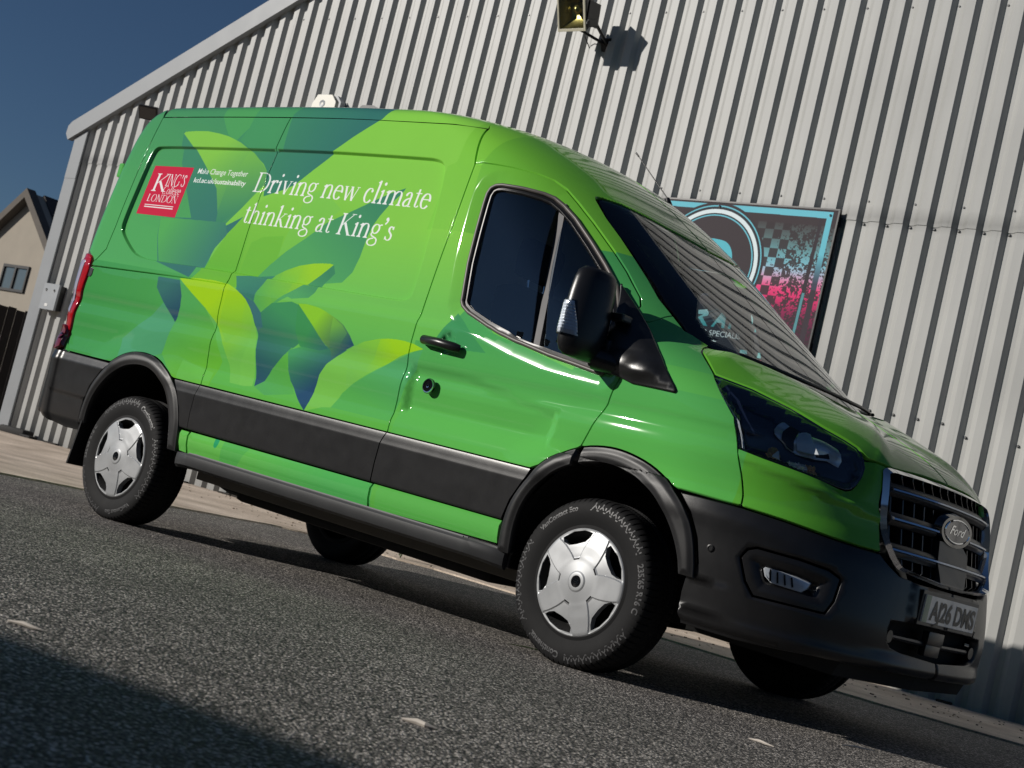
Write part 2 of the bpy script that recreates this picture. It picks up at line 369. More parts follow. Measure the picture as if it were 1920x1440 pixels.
GL = {
 'i': (235, lambda: stem(118, 0, 445)+foot(118, 0)+head(118, 450)+dot(112, 625, 52)),
 'l': (235, lambda: stem(118, 0, 715)+foot(118, 0)+head(118, 720)),
 'n': (525, lambda: stem(118, 0, 445)+foot(118, 0)+head(118, 450)+arch(118, 400)+foot(400, 0)),
 'h': (525, lambda: stem(118, 0, 715)+foot(118, 0)+head(118, 720)+arch(118, 400)+foot(400, 0)),
 'm': (795, lambda: stem(118, 0, 445)+foot(118, 0)+head(118, 450)+arch(118, 395)+foot(395, 0)+arch(395, 672)+foot(672, 0)),
 'r': (365, lambda: stem(118, 0, 445)+foot(118, 0)+head(118, 450)+pen(bez((130, 280), (165, 400), (230, 450), (310, 430)))+dot(312, 400, 50)),
 'v': (450, lambda: thick((85, 450), (232, 0), 88)+thick((375, 450), (232, 0), 34)+rc(10, 428, 180, 450)+rc(300, 428, 445, 450)),
 'w': (690, lambda: thick((85, 450), (215, 0), 86)+thick((345, 450), (215, 0), 34)+thick((345, 450), (478, 0), 86)+thick((612, 450), (478, 0), 34)+rc(10, 428, 170, 450)+rc(265, 428, 400, 450)+rc(540, 428, 680, 450)),
 'e': (410, lambda: pen(arc(205, 225, 155, 225, 0, 325, 30))+pen([(58, 268), (362, 268)], 82, 26)),
 'c': (395, lambda: pen(arc(210, 225, 160, 225, 60, 325, 28))+dot(292, 375, 48)),
 'o': (450, lambda: pen(arc(225, 225, 170, 225, 0, 360, 36))),
 'a': (405, lambda: stem(285, 45, 320, 76)+pen(bez((285, 300), (285, 460), (170, 475), (95, 375)))+dot(95, 365, 46)+pen(bez((285, 265), (60, 235), (5, 60), (130, 5)))+pen(bez((130, 12), (215, 0), (270, 60), (285, 90)), 50, 30)+foot(300, 0, 55, 95, 14)),
 't': (290, lambda: stem(135, 60, 560, 76)+pen(bez((135, 90), (140, 0), (220, 0), (275, 60)), 60, 26)+rc(25, 425, 265, 450)),
 'g': (445, lambda: pen(arc(205, 310, 135, 140, 0, 360, 30), 72, 28)+pen(bez((120, 200), (55, 150), (60, 70), (200, 62), (330, 55), (400, 20), (395, -90)), 60, 40)+pen(arc(215, -95, 180, 108, 0, -280, 30), 62, 30)+pen([(310, 405), (360, 440), (425, 440)], 50, 44)),
 's': (345, lambda: pen(bez((285, 350), (270, 460), (90, 480), (75, 345), (70, 240), (290, 260), (290, 120)), 84, 30)+pen(bez((290, 120), (285, -15), (110, -20), (58, 110)), 70, 26)+rc(280, 330, 300, 440)+rc(48, 20, 66, 130)),
 'k': (505, lambda: stem(118, 0, 715)+foot(118, 0)+head(118, 720)+thick((390, 445), (140, 215), 40)+thick((215, 270), (410, 0), 95)+rc(300, 428, 470, 450)+foot(420, 0, 70, 80, 12)),
 'D': (760, lambda: stem(165, 0, 680, 92)+foot(165, 0, 110, 60)+cap(165, 680, 110, 60)+pen(bez((165, 663), (560, 690), (690, 560), (690, 340)))+pen(bez((690, 340), (690, 120), (560, -10), (165, 17)))),
 'K': (700, lambda: stem(165, 0, 680, 92)+foot(165, 0, 105, 105)+cap(165, 680, 105, 105)+thick((555, 665), (200, 300), 42)+thick((290, 390), (600, 0), 115)+rc(460, 656, 665, 680)+foot(610, 0, 95, 100, 14)),
 'I': (330, lambda: stem(165, 0, 680, 92)+foot(165, 0, 105, 105)+cap(165, 680, 105, 105)),
 'N': (740, lambda: stem(135, 0, 670, 40)+stem(605, 0, 670, 40)+thick((125, 680), (590, 0), 105)+foot(135, 0, 85, 85, 18)+cap(605, 680, 85, 85)+rc(30, 656, 140, 680)),
 'G': (740, lambda: pen(arc(370, 340, 300, 345, 50, 330, 34), 92, 28)+stem(625, 60, 290, 86)+rc(520, 270, 715, 294)+rc(560, 470, 584, 670)),
 'S': (500, lambda: pen(bez((410, 520), (400, 710), (120, 740), (100, 520), (90, 360), (420, 390), (420, 180)), 96, 34)+pen(bez((420, 180), (410, -30), (140, -30), (75, 170)), 80, 28)+rc(405, 500, 428, 660)+rc(60, 20, 82, 190)),
 'L': (590, lambda: stem(165, 0, 680, 92)+foot(165, 0, 105, 300)+cap(165, 680, 105, 105)+rc(160, 0, 545, 26)+thick((545, 190), (520, 0), 26)),
 'O': (760, lambda: pen(arc(380, 340, 310, 345, 0, 360, 40), 94, 28)),
 'C': (690, lambda: pen(arc(370, 340, 300, 345, 50, 315, 34), 92, 28)+rc(560, 470, 584, 670)),
 "'": (190, lambda: dot(95, 640, 55)+pen(bez((140, 640), (145, 560), (110, 510), (60, 480)), 60, 40)),
 ' ': (240, lambda: []),
}
def serif(body, x0, x1, y0, cap_h, ital=0.):
    x = 0; out = []
    for ch in body:
        w, fn = GL[ch]
        for p in fn(): out.append(np.asarray(p)+[x, 0])
        x += w
    sx = (x1-x0)/max(x-90, 1); sy = cap_h/680.
    return [np.stack([x0+(p[:, 0]-45+ital*p[:, 1])*sx, y0+p[:, 1]*sy], 1) for p in out]

cv = Canvas(U0, V0, U1-U0, V1-V0, TEX, (92, 180, 84))
def big(x0, x1, y0, y1): return np.array([(x0, y0), (x1, y0), (x1, y1), (x0, y1)])
TEAL, DTEAL, NAVY, LIME, YEL, GRN, BRT = (74, 152, 100), (62, 132, 106), (42, 90, 98), (136, 204, 74), (156, 212, 36), (92, 180, 84), (136, 208, 74)
cv.paint(big(-4.5, -2.4, .25, 2.5), (72, 148, 96), (84, 172, 92), (-3.3, 2.3), (-3.5, 1.5))
cv.paint(big(-4.5, -2.9, .25, 1.32), (64, 152, 78), (80, 168, 86), (-4.2, 1.2), (-3.1, 1.0))
cv.paint(big(-3.0, -.2, 1.05, 2.5), BRT, (104, 190, 88), (0, 1.75), (0, 1.15))
cv.paint(big(-3.0, -1.2, .25, 1.06), (104, 190, 88), (96, 184, 74), (0, 1.05), (0, .8))
cv.paint(big(-1.45, 1.9, 1.75, 2.5), (124, 198, 58), (130, 204, 70), (-.9, 2.35), (-1.2, 1.8))
cv.paint(np.array([(-1.0, 2.5), (-1.19, 2.3), (-1.235, 2.1), (-1.2, 1.75), (-.2, 1.75), (1.9, 1.75), (1.9, 2.5)]), (112, 186, 56), (116, 192, 66), (-.9, 2.35), (-1.1, 1.8))
cv.paint(big(-.7, 1.9, 1.3, 1.78), (70, 156, 88), (84, 172, 88), (0, 1.78), (0, 1.3))
cv.paint(big(-1.25, 1.9, .25, 1.2), (84, 172, 88), (94, 184, 82), (0, 1.2), (0, .85))
cv.paint(np.array([(-1.0, 1.42), (-1.09, 1.25), (-1.15, 1.17), (-1.285, 1.115), (-1.4, .9), (-.05, .9), (-.05, 1.45), (-.16, 1.5), (-.3, 1.2), (-.8, 1.3)]), (78, 168, 92), (92, 180, 84), (0, 1.3), (0, .95))
cv.paint(np.array([(-1.05, 1.36), (-.94, 1.29), (-.8, 1.2), (-1.15, 1.185)]), (66, 152, 92))
cv.paint(big(.6, 1.9, .7, 1.14), (96, 176, 60), (90, 166, 48), (.6, 0), (1.1, 0))
cv.paint(np.array([(.19, 1.40), (.33, 1.30), (.49, 1.28), (.8, 1.19), (1.0, 1.12), (1.9, 1.1), (1.9, 1.5), (.1, 1.5)]), (98, 172, 50))
# leaves and facets of the print
def leaf(pts, *a, **k): cv.paint(smooth(dens(pts, .05), 2), *a, **k)
D1 = [(-3.40,2.39),(-3.37,2.29),(-3.26,2.19),(-3.17,2.15),(-3.1,2.13),(-2.98,2.08),(-2.86,2.02),(-2.81,1.97),(-2.73,1.83),(-2.85,1.70),(-2.93,1.59),(-2.99,1.5),(-3.06,1.31),(-3.6,1.31),(-3.56,1.52),(-3.5,1.66),(-3.3,1.8),(-3.2,2.0),(-3.5,2.2),(-3.6,2.42)]
cv.paint(np.array([(-3.43,2.5),(-3.4,2.36),(-3.376,2.30),(-3.26,2.186),(-3.16,2.14),(-3.1,2.13),(-2.98,2.08),(-2.86,2.02),(-2.81,1.98),(-2.75,1.83),(-2.54,1.90),(-2.32,2.106),(-2.05,2.31),(-2.0,2.40),(-1.9,2.5)]), (70,150,98), (54,118,108), (-3.2,2.3), (-2.2,2.1))
cv.paint(np.array([(-3.44,2.5),(-3.376,2.30),(-3.26,2.19),(-3.16,2.14),(-3.09,2.23),(-3.10,2.5)]), (80,164,92))
cv.paint(np.array([(-3.10,2.5),(-3.09,2.235),(-3.12,2.15),(-2.98,2.09),(-2.72,2.10),(-2.77,2.32),(-2.7,2.5)]), (72,154,96))
L1 = [(-3.674,2.186),(-3.662,2.198),(-3.56,2.204),(-3.45,2.203),(-3.34,2.19),(-3.24,2.173),(-3.106,2.135),(-2.974,2.082),(-2.863,2.018),(-2.809,1.978),(-2.78,1.9),(-2.831,1.84),(-2.896,1.746),(-3.0,1.62),(-3.05,1.60),(-3.08,1.70),(-3.18,1.852),(-3.347,1.977),(-3.511,2.09)]
cv.paint(np.array([(-3.68,2.2),(-3.5,2.09),(-3.35,1.977),(-3.18,1.852),(-3.08,1.72),(-3.0,1.62),(-2.85,1.70),(-2.99,1.5),(-3.1,1.31),(-3.46,1.37),(-3.55,1.53),(-3.585,1.645),(-3.3,1.66),(-3.6,2.0)]), (66,140,104), (58,118,112), (-3.5,2.0), (-2.95,1.6))
cv.paint(L1, LIME, (66,140,100), (-3.25,2.12), (-2.92,1.66))
cv.paint(np.array([(-3.02,2.10),(-2.974,2.082),(-2.863,2.018),(-2.809,1.978),(-2.78,1.9),(-2.9,1.74),(-3.06,1.62),(-3.09,1.72),(-3.1,1.9)]), (120,190,78), (60,132,104), (-2.95,2.05), (-2.95,1.66), alpha=.6)
cv.paint(np.array([(-3.585,1.645),(-3.56,1.57),(-3.545,1.53),(-3.45,1.37),(-3.02,1.38),(-2.99,1.5),(-2.93,1.59),(-2.98,1.655)]), (88,176,88), (64,128,112), (-3.5,1.6), (-3.0,1.42))
L2 = [(-1.9,2.5),(-2.0,2.41),(-2.024,2.391),(-2.054,2.31),(-2.213,2.191),(-2.316,2.106),(-2.435,2.003),(-2.535,1.91),(-2.688,1.842),(-2.768,1.79),(-2.844,1.699),(-2.929,1.593),(-2.99,1.45),(-3.02,1.36),(-3.07,1.31),(-3.15,1.288),(-2.6,1.30),(-2.49,1.449),(-2.28,1.62),(-1.7,1.94),(-1.4,2.1),(-1.4,2.5)]
cv.paint(np.array(L2), BRT, (112,188,52), (0,1.9), (0,1.35))
cv.paint(np.array([(-2.93,1.593),(-2.77,1.79),(-2.74,1.60),(-2.72,1.37),(-3.02,1.37)]), (124,198,60), (104,184,50), (-2.9,1.7), (-2.9,1.4), alpha=.7)
cv.paint(np.array([(-2.71,1.37),(-2.70,1.56),(-2.62,1.60),(-2.46,1.62),(-2.44,1.5),(-2.49,1.449),(-2.551,1.378)]), (108,186,56), alpha=.6)
cv.paint(np.array([(-2.44,1.62),(-2.40,1.86),(-2.3,1.9),(-2.1,1.8),(-2.28,1.62),(-2.45,1.5)]), (122,200,84), alpha=.5)
L3 = [(-1.696,1.949),(-1.797,1.911),(-1.918,1.849),(-2.041,1.785),(-2.167,1.721),(-2.28,1.625),(-2.399,1.536),(-2.489,1.449),(-2.551,1.378),(-2.644,1.313),(-2.72,1.23),(-2.62,1.22),(-2.446,1.178),(-2.332,1.236),(-2.182,1.33),(-2.02,1.40),(-1.9,1.42),(-1.85,1.48),(-1.836,1.56),(-1.836,1.674),(-1.827,1.735),(-1.804,1.79),(-1.767,1.853),(-1.71,1.918)]
cv.paint(np.array(L3), (62,136,100), (84,168,96), (-1.75,1.85), (-2.0,1.42))
cv.paint(np.array([(-2.7,1.36),(-2.55,1.378),(-2.40,1.40),(-2.49,1.29),(-2.48,1.22),(-2.40,1.10),(-2.52,1.2),(-2.65,1.28)]), (66,138,110), (50,104,112), (-2.5,1.38), (-2.42,1.12))
L4 = [(-2.003,1.504),(-2.032,1.507),(-2.09,1.503),(-2.155,1.495),(-2.254,1.473),(-2.346,1.437),(-2.408,1.403),(-2.448,1.366),(-2.487,1.30),(-2.479,1.234),(-2.406,1.194),(-2.327,1.252),(-2.27,1.303),(-2.158,1.369),(-2.07,1.44)]
cv.paint(np.array(L4), YEL, (92,176,86), (-2.15,1.46), (-2.44,1.23))
cv.paint(np.array([(-2.36,1.43),(-2.22,1.46),(-2.25,1.32),(-2.33,1.25),(-2.38,1.30)]), (140,206,50), (96,180,84), (-2.3,1.45), (-2.34,1.25), alpha=.6)
cv.paint(np.array([(-2.0,1.502),(-2.07,1.44),(-2.158,1.369),(-2.27,1.303),(-2.2,1.29),(-2.08,1.31),(-2.05,1.34),(-2.027,1.393),(-1.97,1.46)]), (64,138,96), (84,166,100), (-2.02,1.46), (-2.15,1.3))
cv.paint(np.array([(-3.36,1.283),(-3.345,1.221),(-3.246,1.145),(-3.18,1.10),(-3.11,1.052),(-3.095,1.09),(-3.087,1.14),(-3.10,1.2),(-3.154,1.284)]), (60,118,112), (44,84,106), (-3.25,1.25), (-3.12,1.08))
cv.paint(np.array([(-3.154,1.286),(-3.10,1.2),(-3.087,1.14),(-3.10,1.07),(-3.129,.964),(-3.14,.866),(-3.06,.81),(-2.93,.74),(-2.66,.74),(-2.62,.9),(-2.76,1.07),(-2.9,1.19)]), (84,172,90), (104,186,56), (-3.0,1.15), (-2.8,.82))
cv.paint(np.array([(-3.11,1.05),(-3.129,.964),(-3.14,.866),(-3.5,.74),(-3.55,.9),(-3.35,1.05),(-3.246,1.145)]), (84,166,118), (78,160,110), (-3.3,1.1), (-3.2,.8))
cv.paint(np.array([(-2.93,.745),(-2.66,.745),(-2.66,.83),(-2.95,.86)]), (110,196,86), alpha=.6)
L6 = [(-2.62,1.275),(-2.518,1.214),(-2.431,1.136),(-2.39,1.08),(-2.367,.998),(-2.335,.9),(-2.303,.812),(-2.247,.849),(-2.207,.918),(-2.141,1.001),(-2.06,1.075),(-2.08,1.2),(-2.114,1.262),(-2.185,1.275),(-2.334,1.25),(-2.405,1.19),(-2.5,1.25)]
cv.paint(np.array(L6), (66,150,96), (44,86,106), (-2.2,1.2), (-2.32,.86))
cv.paint(np.array([(-2.62,1.275),(-2.518,1.214),(-2.431,1.136),(-2.395,1.1),(-2.36,1.12),(-2.40,1.19),(-2.48,1.24)]), (62,116,120))
cv.paint(np.array([(-2.21,.918),(-2.14,1.0),(-2.10,1.05),(-2.096,.95),(-2.054,.882),(-1.99,.82),(-2.2,.78),(-2.303,.81),(-2.247,.849)]), (92,178,70), (86,172,88), (-2.1,1.0), (-2.2,.8))
L9 = [(-2.12,1.03),(-2.096,.971),(-2.085,.93),(-2.054,.882),(-2.0,.84),(-1.952,.802),(-1.878,.753),(-1.859,.81),(-1.857,.876),(-1.849,.943),(-1.811,1.005),(-1.753,1.055),(-1.70,1.09),(-1.82,1.09),(-1.97,1.085)]
cv.paint(np.array(L9), (72,158,96), (40,78,110), (-2.02,1.06), (-1.89,.86))
cv.paint(np.array([(-2.134,1.271),(-2.062,1.226),(-1.977,1.172),(-1.894,1.112),(-1.837,1.078),(-1.9,1.06),(-2.05,1.06),(-2.10,1.13)]), (64,150,88), (56,118,108), (-2.0,1.15), (-1.87,1.07))
L7 = [(-2.134,1.271),(-2.061,1.276),(-1.972,1.269),(-1.92,1.258),(-1.867,1.243),(-1.81,1.226),(-1.76,1.205),(-1.70,1.163),(-1.655,1.118),(-1.729,1.079),(-1.79,1.03),(-1.822,1.075),(-1.894,1.112),(-1.977,1.172),(-2.062,1.226)]
cv.paint(np.array(L7), (140,206,52), (44,88,108), (-1.95,1.23), (-1.71,1.075))
cv.paint(np.array([(-1.85,1.235),(-1.77,1.205),(-1.72,1.17),(-1.76,1.1),(-1.83,1.08),(-1.84,1.15)]), (124,198,74), (50,104,104), (-1.8,1.2), (-1.77,1.08), alpha=.5)
L8 = [(-1.186,1.164),(-1.251,1.179),(-1.31,1.185),(-1.367,1.186),(-1.43,1.182),(-1.488,1.173),(-1.588,1.146),(-1.666,1.108),(-1.753,1.055),(-1.811,1.005),(-1.849,.943),(-1.86,.876),(-1.862,.81),(-1.873,.752),(-1.82,.77),(-1.76,.79),(-1.70,.80),(-1.68,.84),(-1.663,.879),(-1.608,.931),(-1.529,.985),(-1.46,1.03),(-1.39,1.073),(-1.33,1.11),(-1.26,1.14)]
cv.paint(np.array([(-1.186,1.162),(-1.26,1.135),(-1.39,1.07),(-1.529,.98),(-1.608,.93),(-1.67,.87),(-1.70,.80),(-1.29,.80),(-1.24,1.0)]), (84,172,104), (88,178,84), (-1.4,1.05), (-1.45,.85))
cv.paint(np.array(L8), (158,214,36), (122,198,82), (-1.4,1.17), (-1.55,1.02))
cv.paint(np.array([(-1.62,1.13),(-1.48,1.173),(-1.50,1.08),(-1.56,.97),(-1.64,.9),(-1.66,1.0)]), (128,202,70), (120,196,88), (-1.5,1.15), (-1.6,.95), alpha=.7)
L5 = [(-3.165,1.294),(-3.08,1.306),(-2.994,1.314),(-2.86,1.316),(-2.731,1.308),(-2.649,1.286),(-2.59,1.264),(-2.548,1.242),(-2.50,1.207),(-2.461,1.17),(-2.42,1.115),(-2.395,1.06),(-2.369,.992),(-2.344,.898),(-2.318,.81),(-2.38,.80),(-2.5,.80),(-2.555,.889),(-2.586,.923),(-2.675,1.024),(-2.744,1.09),(-2.866,1.159),(-3.019,1.226)]
cv.paint(np.array(L5), (164,214,30), (116,194,82), (-2.75,1.26), (-2.5,.95))
cv.paint(np.array([(-2.72,1.30),(-2.55,1.245),(-2.53,1.08),(-2.62,1.0),(-2.72,1.08)]), (156,210,34), (120,196,70), (-2.6,1.25), (-2.6,1.02), alpha=.6)
cv.paint(np.array([(-2.46,1.17),(-2.39,1.06),(-2.344,.898),(-2.318,.81),(-2.42,.80),(-2.47,.9),(-2.44,1.02)]), (122,200,84), alpha=.5)
cv.paint(big(-2.9, -1.28, .25, .52), (104, 192, 82), (84, 180, 92), (-2.4, 0), (-1.6, 0))
cv.paint(np.array([(-2.45,.25),(-2.42,.52),(-2.2,.52),(-2.3,.38)]), (84, 176, 86), alpha=.7)
cv.paint(smooth(np.array([(-2.50,.51),(-2.465,.51),(-2.465,.465),(-2.48,.45),(-2.50,.465)]),1), (44, 160, 104))
# lettering
WH = (243, 246, 244)
cv.paint(serif('Driving new climate', -2.862, -1.503, 1.852, .118), WH)
cv.paint(serif("thinking at King's", -2.842, -1.672, 1.666, .118), WH)
cv.paint(np.array([(-3.847,1.974),(-3.464,1.974),(-3.452,1.650),(-3.838,1.650)]), (208, 34, 62))
cv.paint(serif('K', -3.79, -3.655, 1.806, .118), WH)
cv.paint(serif("ING'S", -3.672, -3.492, 1.845, .078), WH)
cv.paint(serif('College', -3.672, -3.502, 1.792, .052, .18), WH)
cv.paint(serif('LONDON', -3.79, -3.498, 1.738, .047), WH)
cv.paint(big(-3.793, -3.508, 1.713, 1.7175), WH); cv.paint(big(-3.79, -3.505, 1.699, 1.7055), WH)
cv.tris(*fit_text('Make Change Together', -3.412, -2.959, 1.938, .034, .004), WH)
cv.tris(*fit_text('kcl.ac.uk/sustainability', -3.416, -2.943, 1.882, .030, .018), WH)
LIVERY = cv.image('wrap_print')

def mat_print(name, img, rough=.8, coat=1., coat_r=.05, spec=.04, soil=.04):
    m, N_, L_, b = nt(name)
    uv = N_.new('ShaderNodeUVMap'); uv.uv_map = 'UVMap'; t = N_.new('ShaderNodeTexImage'); t.image = img; t.interpolation = 'Cubic'; t.extension = 'EXTEND'
    L_.new(uv.outputs[0], t.inputs[0])
    tc = N_.new('ShaderNodeTexCoord'); nz = N_.new('ShaderNodeTexNoise'); nz.inputs['Scale'].default_value = 3.; nz.inputs['Detail'].default_value = 6; L_.new(tc.outputs['Object'], nz.inputs['Vector'])
    hs = N_.new('ShaderNodeHueSaturation'); mr = N_.new('ShaderNodeMapRange'); mr.inputs['To Min'].default_value = 1-soil; mr.inputs['To Max'].default_value = 1+soil
    L_.new(nz.outputs['Fac'], mr.inputs['Value']); L_.new(mr.outputs[0], hs.inputs['Value']); L_.new(t.outputs[0], hs.inputs['Color']); L_.new(hs.outputs[0], b.inputs['Base Color'])
    b.inputs['Roughness'].default_value = rough; b.inputs['Coat Weight'].default_value = coat; b.inputs['Coat Roughness'].default_value = coat_r; b.inputs['Specular IOR Level'].default_value = spec
    n2 = N_.new('ShaderNodeTexNoise'); n2.inputs['Scale'].default_value = 2.2; n2.inputs['Detail'].default_value = 2; L_.new(tc.outputs['Object'], n2.inputs['Vector'])
    bp = N_.new('ShaderNodeBump'); bp.inputs['Strength'].default_value = .012; bp.inputs['Distance'].default_value = .02; L_.new(n2.outputs['Fac'], bp.inputs['Height'])
    L_.new(bp.outputs[0], b.inputs['Normal']); L_.new(bp.outputs[0], b.inputs['Coat Normal'])
    return m

# ------------------------------------------------------------------ van materials
M_WRAP = mat_print('printed_green_wrap', LIVERY)
M_GREEN = mat('plain_green_paint', lin((92, 180, 84)), .8, spec=.04, coat=1., coat_r=.05, scale=3., var=.03)
M_PLAST = mat('black_textured_plastic', (.0105, .0105, .0115), .31, var=.12, scale=14, bump=.10, bscale=500, spec=.5, rvar=.04)
M_BLACK = mat('satin_black', (.008, .008, .009), .35, var=.1)
M_GLOSSB = mat('gloss_black', (.006, .006, .007), .08, coat=1.)
M_DARK = mat('dark_underbody', (.005, .005, .005), .85, var=.2)
M_RUBBER = mat('tyre_rubber', (.009, .009, .0095), .75, spec=.25, var=.18, scale=14, bump=.2, bscale=400)
M_RUBL = mat('tyre_letter_rubber', (.075, .075, .077), .5)
M_TRIM = mat('window_rubber', (.10, .088, .08), .45)
M_SILVER = mat('silver_hubcap_paint', (.40, .41, .42), .38, metal=.45, coat=.3, coat_r=.2, var=.04, scale=9)
M_CHROME = mat('chrome', (.82, .83, .85), .06, metal=1., var=.02)
M_DCHROME = mat('dark_chrome_bar', (.30, .34, .42), .14, metal=1.)
M_RAIL = mat('dusty_frame_rail', (.10, .085, .065), .7, var=.2)
M_WGLASS = glass('windscreen_glass', (.90, .95, .94), 1.5, k=1.2)
M_SGLASS = glass('tinted_side_glass', (.74, .82, .88), 1.52, k=2.4)
M_LENS = glass('clear_lens', (.92, .95, .98), 1.42, k=1.0)
M_LAMP = mat('lamp_housing', (.014, .020, .045), .18, coat=.6)
M_REFL = mat('lamp_reflector', (.84, .89, .97), .14, metal=.3, scale=40, var=.12)
M_LIGHTG = mat('pale_lamp_guide', (.86, .92, .97), .2, coat=1.)
M_ORANGE = mat('amber_leds', (.75, .30, .12), .3, coat=1., var=.4, scale=160)
M_BAR = mat('grey_divider_bar', (.055, .053, .058), .55)
M_RED = mat('red_tail_lens', (.45, .006, .012), .12, coat=1.)
M_CLEART = mat('clear_tail_lens', (.42, .36, .46), .15, coat=1.)
M_INT = mat('grey_cab_trim', (.020, .022, .026), .7); M_BULK = mat('pale_bulkhead', (.34, .37, .40), .7); M_ARCH = mat('matt_arch_plastic', (.011, .011, .012), .46, var=.12, scale=14, bump=.1, bscale=500)
M_SEAT = mat('dark_seat_cloth', (.05, .056, .066), .85)
M_WHITE = mat('white_print', (.75, .75, .73), .4)
M_PLATE = mat('plate_white', (.62, .63, .62), .25, coat=.6)
M_PGREEN = mat('plate_green', (.02, .16, .09), .3, coat=.6)
M_INK = mat('plate_ink', (.012, .012, .012), .35)

# ------------------------------------------------------------------ the van
RK = .028; RC, RS = math.cos(RK), math.sin(RK); RO = Vector((0, 0, .345))
RM = Matrix(((RC, 0, RS), (0, 1, 0), (-RS, 0, RC)))
van = empty('delivery_van', label='green panel van with leaf pattern wrap and white lettering parked beside the corrugated wall', cat='van')
van.matrix_world = Matrix.Translation(RO-RM @ RO) @ RM.to_4x4()
def toB(p): return RM.transposed() @ (Vector(p)-RO)+RO

# lines traced along the body (X, z)
S_REAR = [(-3.964,2.30),(-3.961,2.248),(-3.963,2.149),(-3.966,1.936),(-3.962,1.706),(-3.958,1.537),(-3.968,1.393),(-4.050,1.305)]
S_MID_UP = [(-2.758,1.306),(-2.752,1.330),(-2.745,1.368),(-2.750,1.479),(-2.768,1.672),(-2.778,1.82),(-2.786,1.987),(-2.784,2.11),(-2.780,2.301)]
S_MID_LO = [(-2.758,1.306),(-2.750,1.238),(-2.742,1.092),(-2.748,.983),(-2.748,.891),(-2.728,.808),(-2.722,.752)]
D_REAR = [(-1.272,.750),(-1.281,.827),(-1.283,.88),(-1.277,.981),(-1.273,1.063),(-1.274,1.122),(-1.276,1.202),(-1.274,1.313),(-1.270,1.43),(-1.270,1.705),(-1.273,1.899),(-1.279,2.099)]
D_TOP = [(-1.279,2.099),(-1.262,2.106),(-1.222,2.107),(-1.067,2.103),(-.946,2.094),(-.865,2.080),(-.792,2.050),(-.705,1.994),(-.585,1.91),(-.405,1.775),(-.31,1.70),(-.238,1.637),(-.182,1.588),(-.152,1.548),(-.143,1.515)]
D_FRONT = [(-.143,1.515),(-.075,1.42),(-.05,1.35),(-.034,1.205),(-.052,1.157),(-.068,1.091),(-.090,1.04),(-.120,.956),(-.147,.893)]
AF_OUT = [(-.46,.372),(-.462,.50),(-.439,.612),(-.360,.740),(-.279,.822),(-.147,.893),(-.009,.918),(.108,.913),(.239,.880),(.364,.812),(.452,.737),(.501,.645),(.530,.545),(.538,.49)]
AF_IN = [(-.388,.372),(-.392,.525),(-.353,.646),(-.271,.734),(-.179,.797),(-.061,.834),(.055,.837),(.186,.810),(.300,.756),(.383,.669),(.443,.572),(.468,.49)]
AR_OUT = [(-3.764,.372),(-3.751,.469),(-3.716,.588),(-3.640,.689),(-3.545,.770),(-3.449,.822),(-3.341,.848),(-3.218,.846),(-3.081,.811),(-2.956,.750),(-2.887,.678),(-2.845,.601),(-2.812,.515),(-2.800,.375)]
AR_IN = [(-3.700,.372),(-3.690,.475),(-3.650,.572),(-3.560,.676),(-3.445,.742),(-3.322,.772),(-3.201,.772),(-3.092,.738),(-3.010,.682),(-2.947,.599),(-2.905,.508),(-2.880,.375)]
AR_OUT_S = [tuple(p) for p in smooth(AR_OUT, 2, False)]; AF_OUT_S = [tuple(p) for p in smooth(AF_OUT, 2, False)]
AR_IN_S = [tuple(p) for p in smooth(AR_IN, 2, False)]; AF_IN_S = [tuple(p) for p in smooth(AF_IN, 2, False)]
WIN = [(-1.058,1.442),(-1.094,1.603),(-1.118,1.769),(-1.134,1.90),(-1.138,1.955),(-1.128,1.987),(-1.105,2.003),(-1.07,2.010),(-.953,2.010),(-.852,2.004),(-.797,1.993),(-.734,1.962),(-.652,1.91),(-.518,1.807),(-.40,1.712),(-.292,1.620),(-.20,1.50),(-.15,1.36),(-.13,1.22),(-.14,1.204),(-.308,1.227),(-.448,1.244),(-.645,1.278),(-.852,1.326),(-.994,1.372),(-1.038,1.397),(-1.055,1.42)]
RECESS = smooth([(-3.84,2.098),(-3.891,2.085),(-3.906,2.03),(-3.906,1.843),(-3.907,1.60),(-3.899,1.542),(-3.862,1.499),(-3.766,1.435),(-3.683,1.39),(-3.601,1.372),(-3.474,1.368),(-3.081,1.372),(-2.734,1.373),(-2.0,1.373),(-1.50,1.371),(-1.40,1.378),(-1.372,1.41),(-1.375,1.50),(-1.382,1.609),(-1.412,1.823),(-1.445,2.01),(-1.475,2.085),(-1.53,2.108),(-1.62,2.112),(-2.316,2.108),(-3.337,2.100)], 2)
REC_LOOPS = [dens(inset(RECESS[::-1] if area(RECESS) < 0 else RECESS, d), .022) for d in (-.006, -.002, .001, .004, .007, .010, .016)]
_rec = RECESS if area(RECESS) > 0 else RECESS[::-1]
def d_recess(X, z):
    q = np.stack([X, z], 1); d = pdist(q, _rec)*np.where(inpoly(q, _rec), 1, -1); return -.021*sstep(-.002, .009, d)
def flare(cx, cz, r0, r1, a):
    def f(X, z): return a*sstep(r1, r0, np.hypot(X-cx, z-cz))
    return f
f_front = flare(.04, .42, .52, .70, .013); f_rear = flare(-3.28, .36, .51, .66, .014)
_win = np.array(WIN); _win = _win if area(_win) > 0 else _win[::-1]
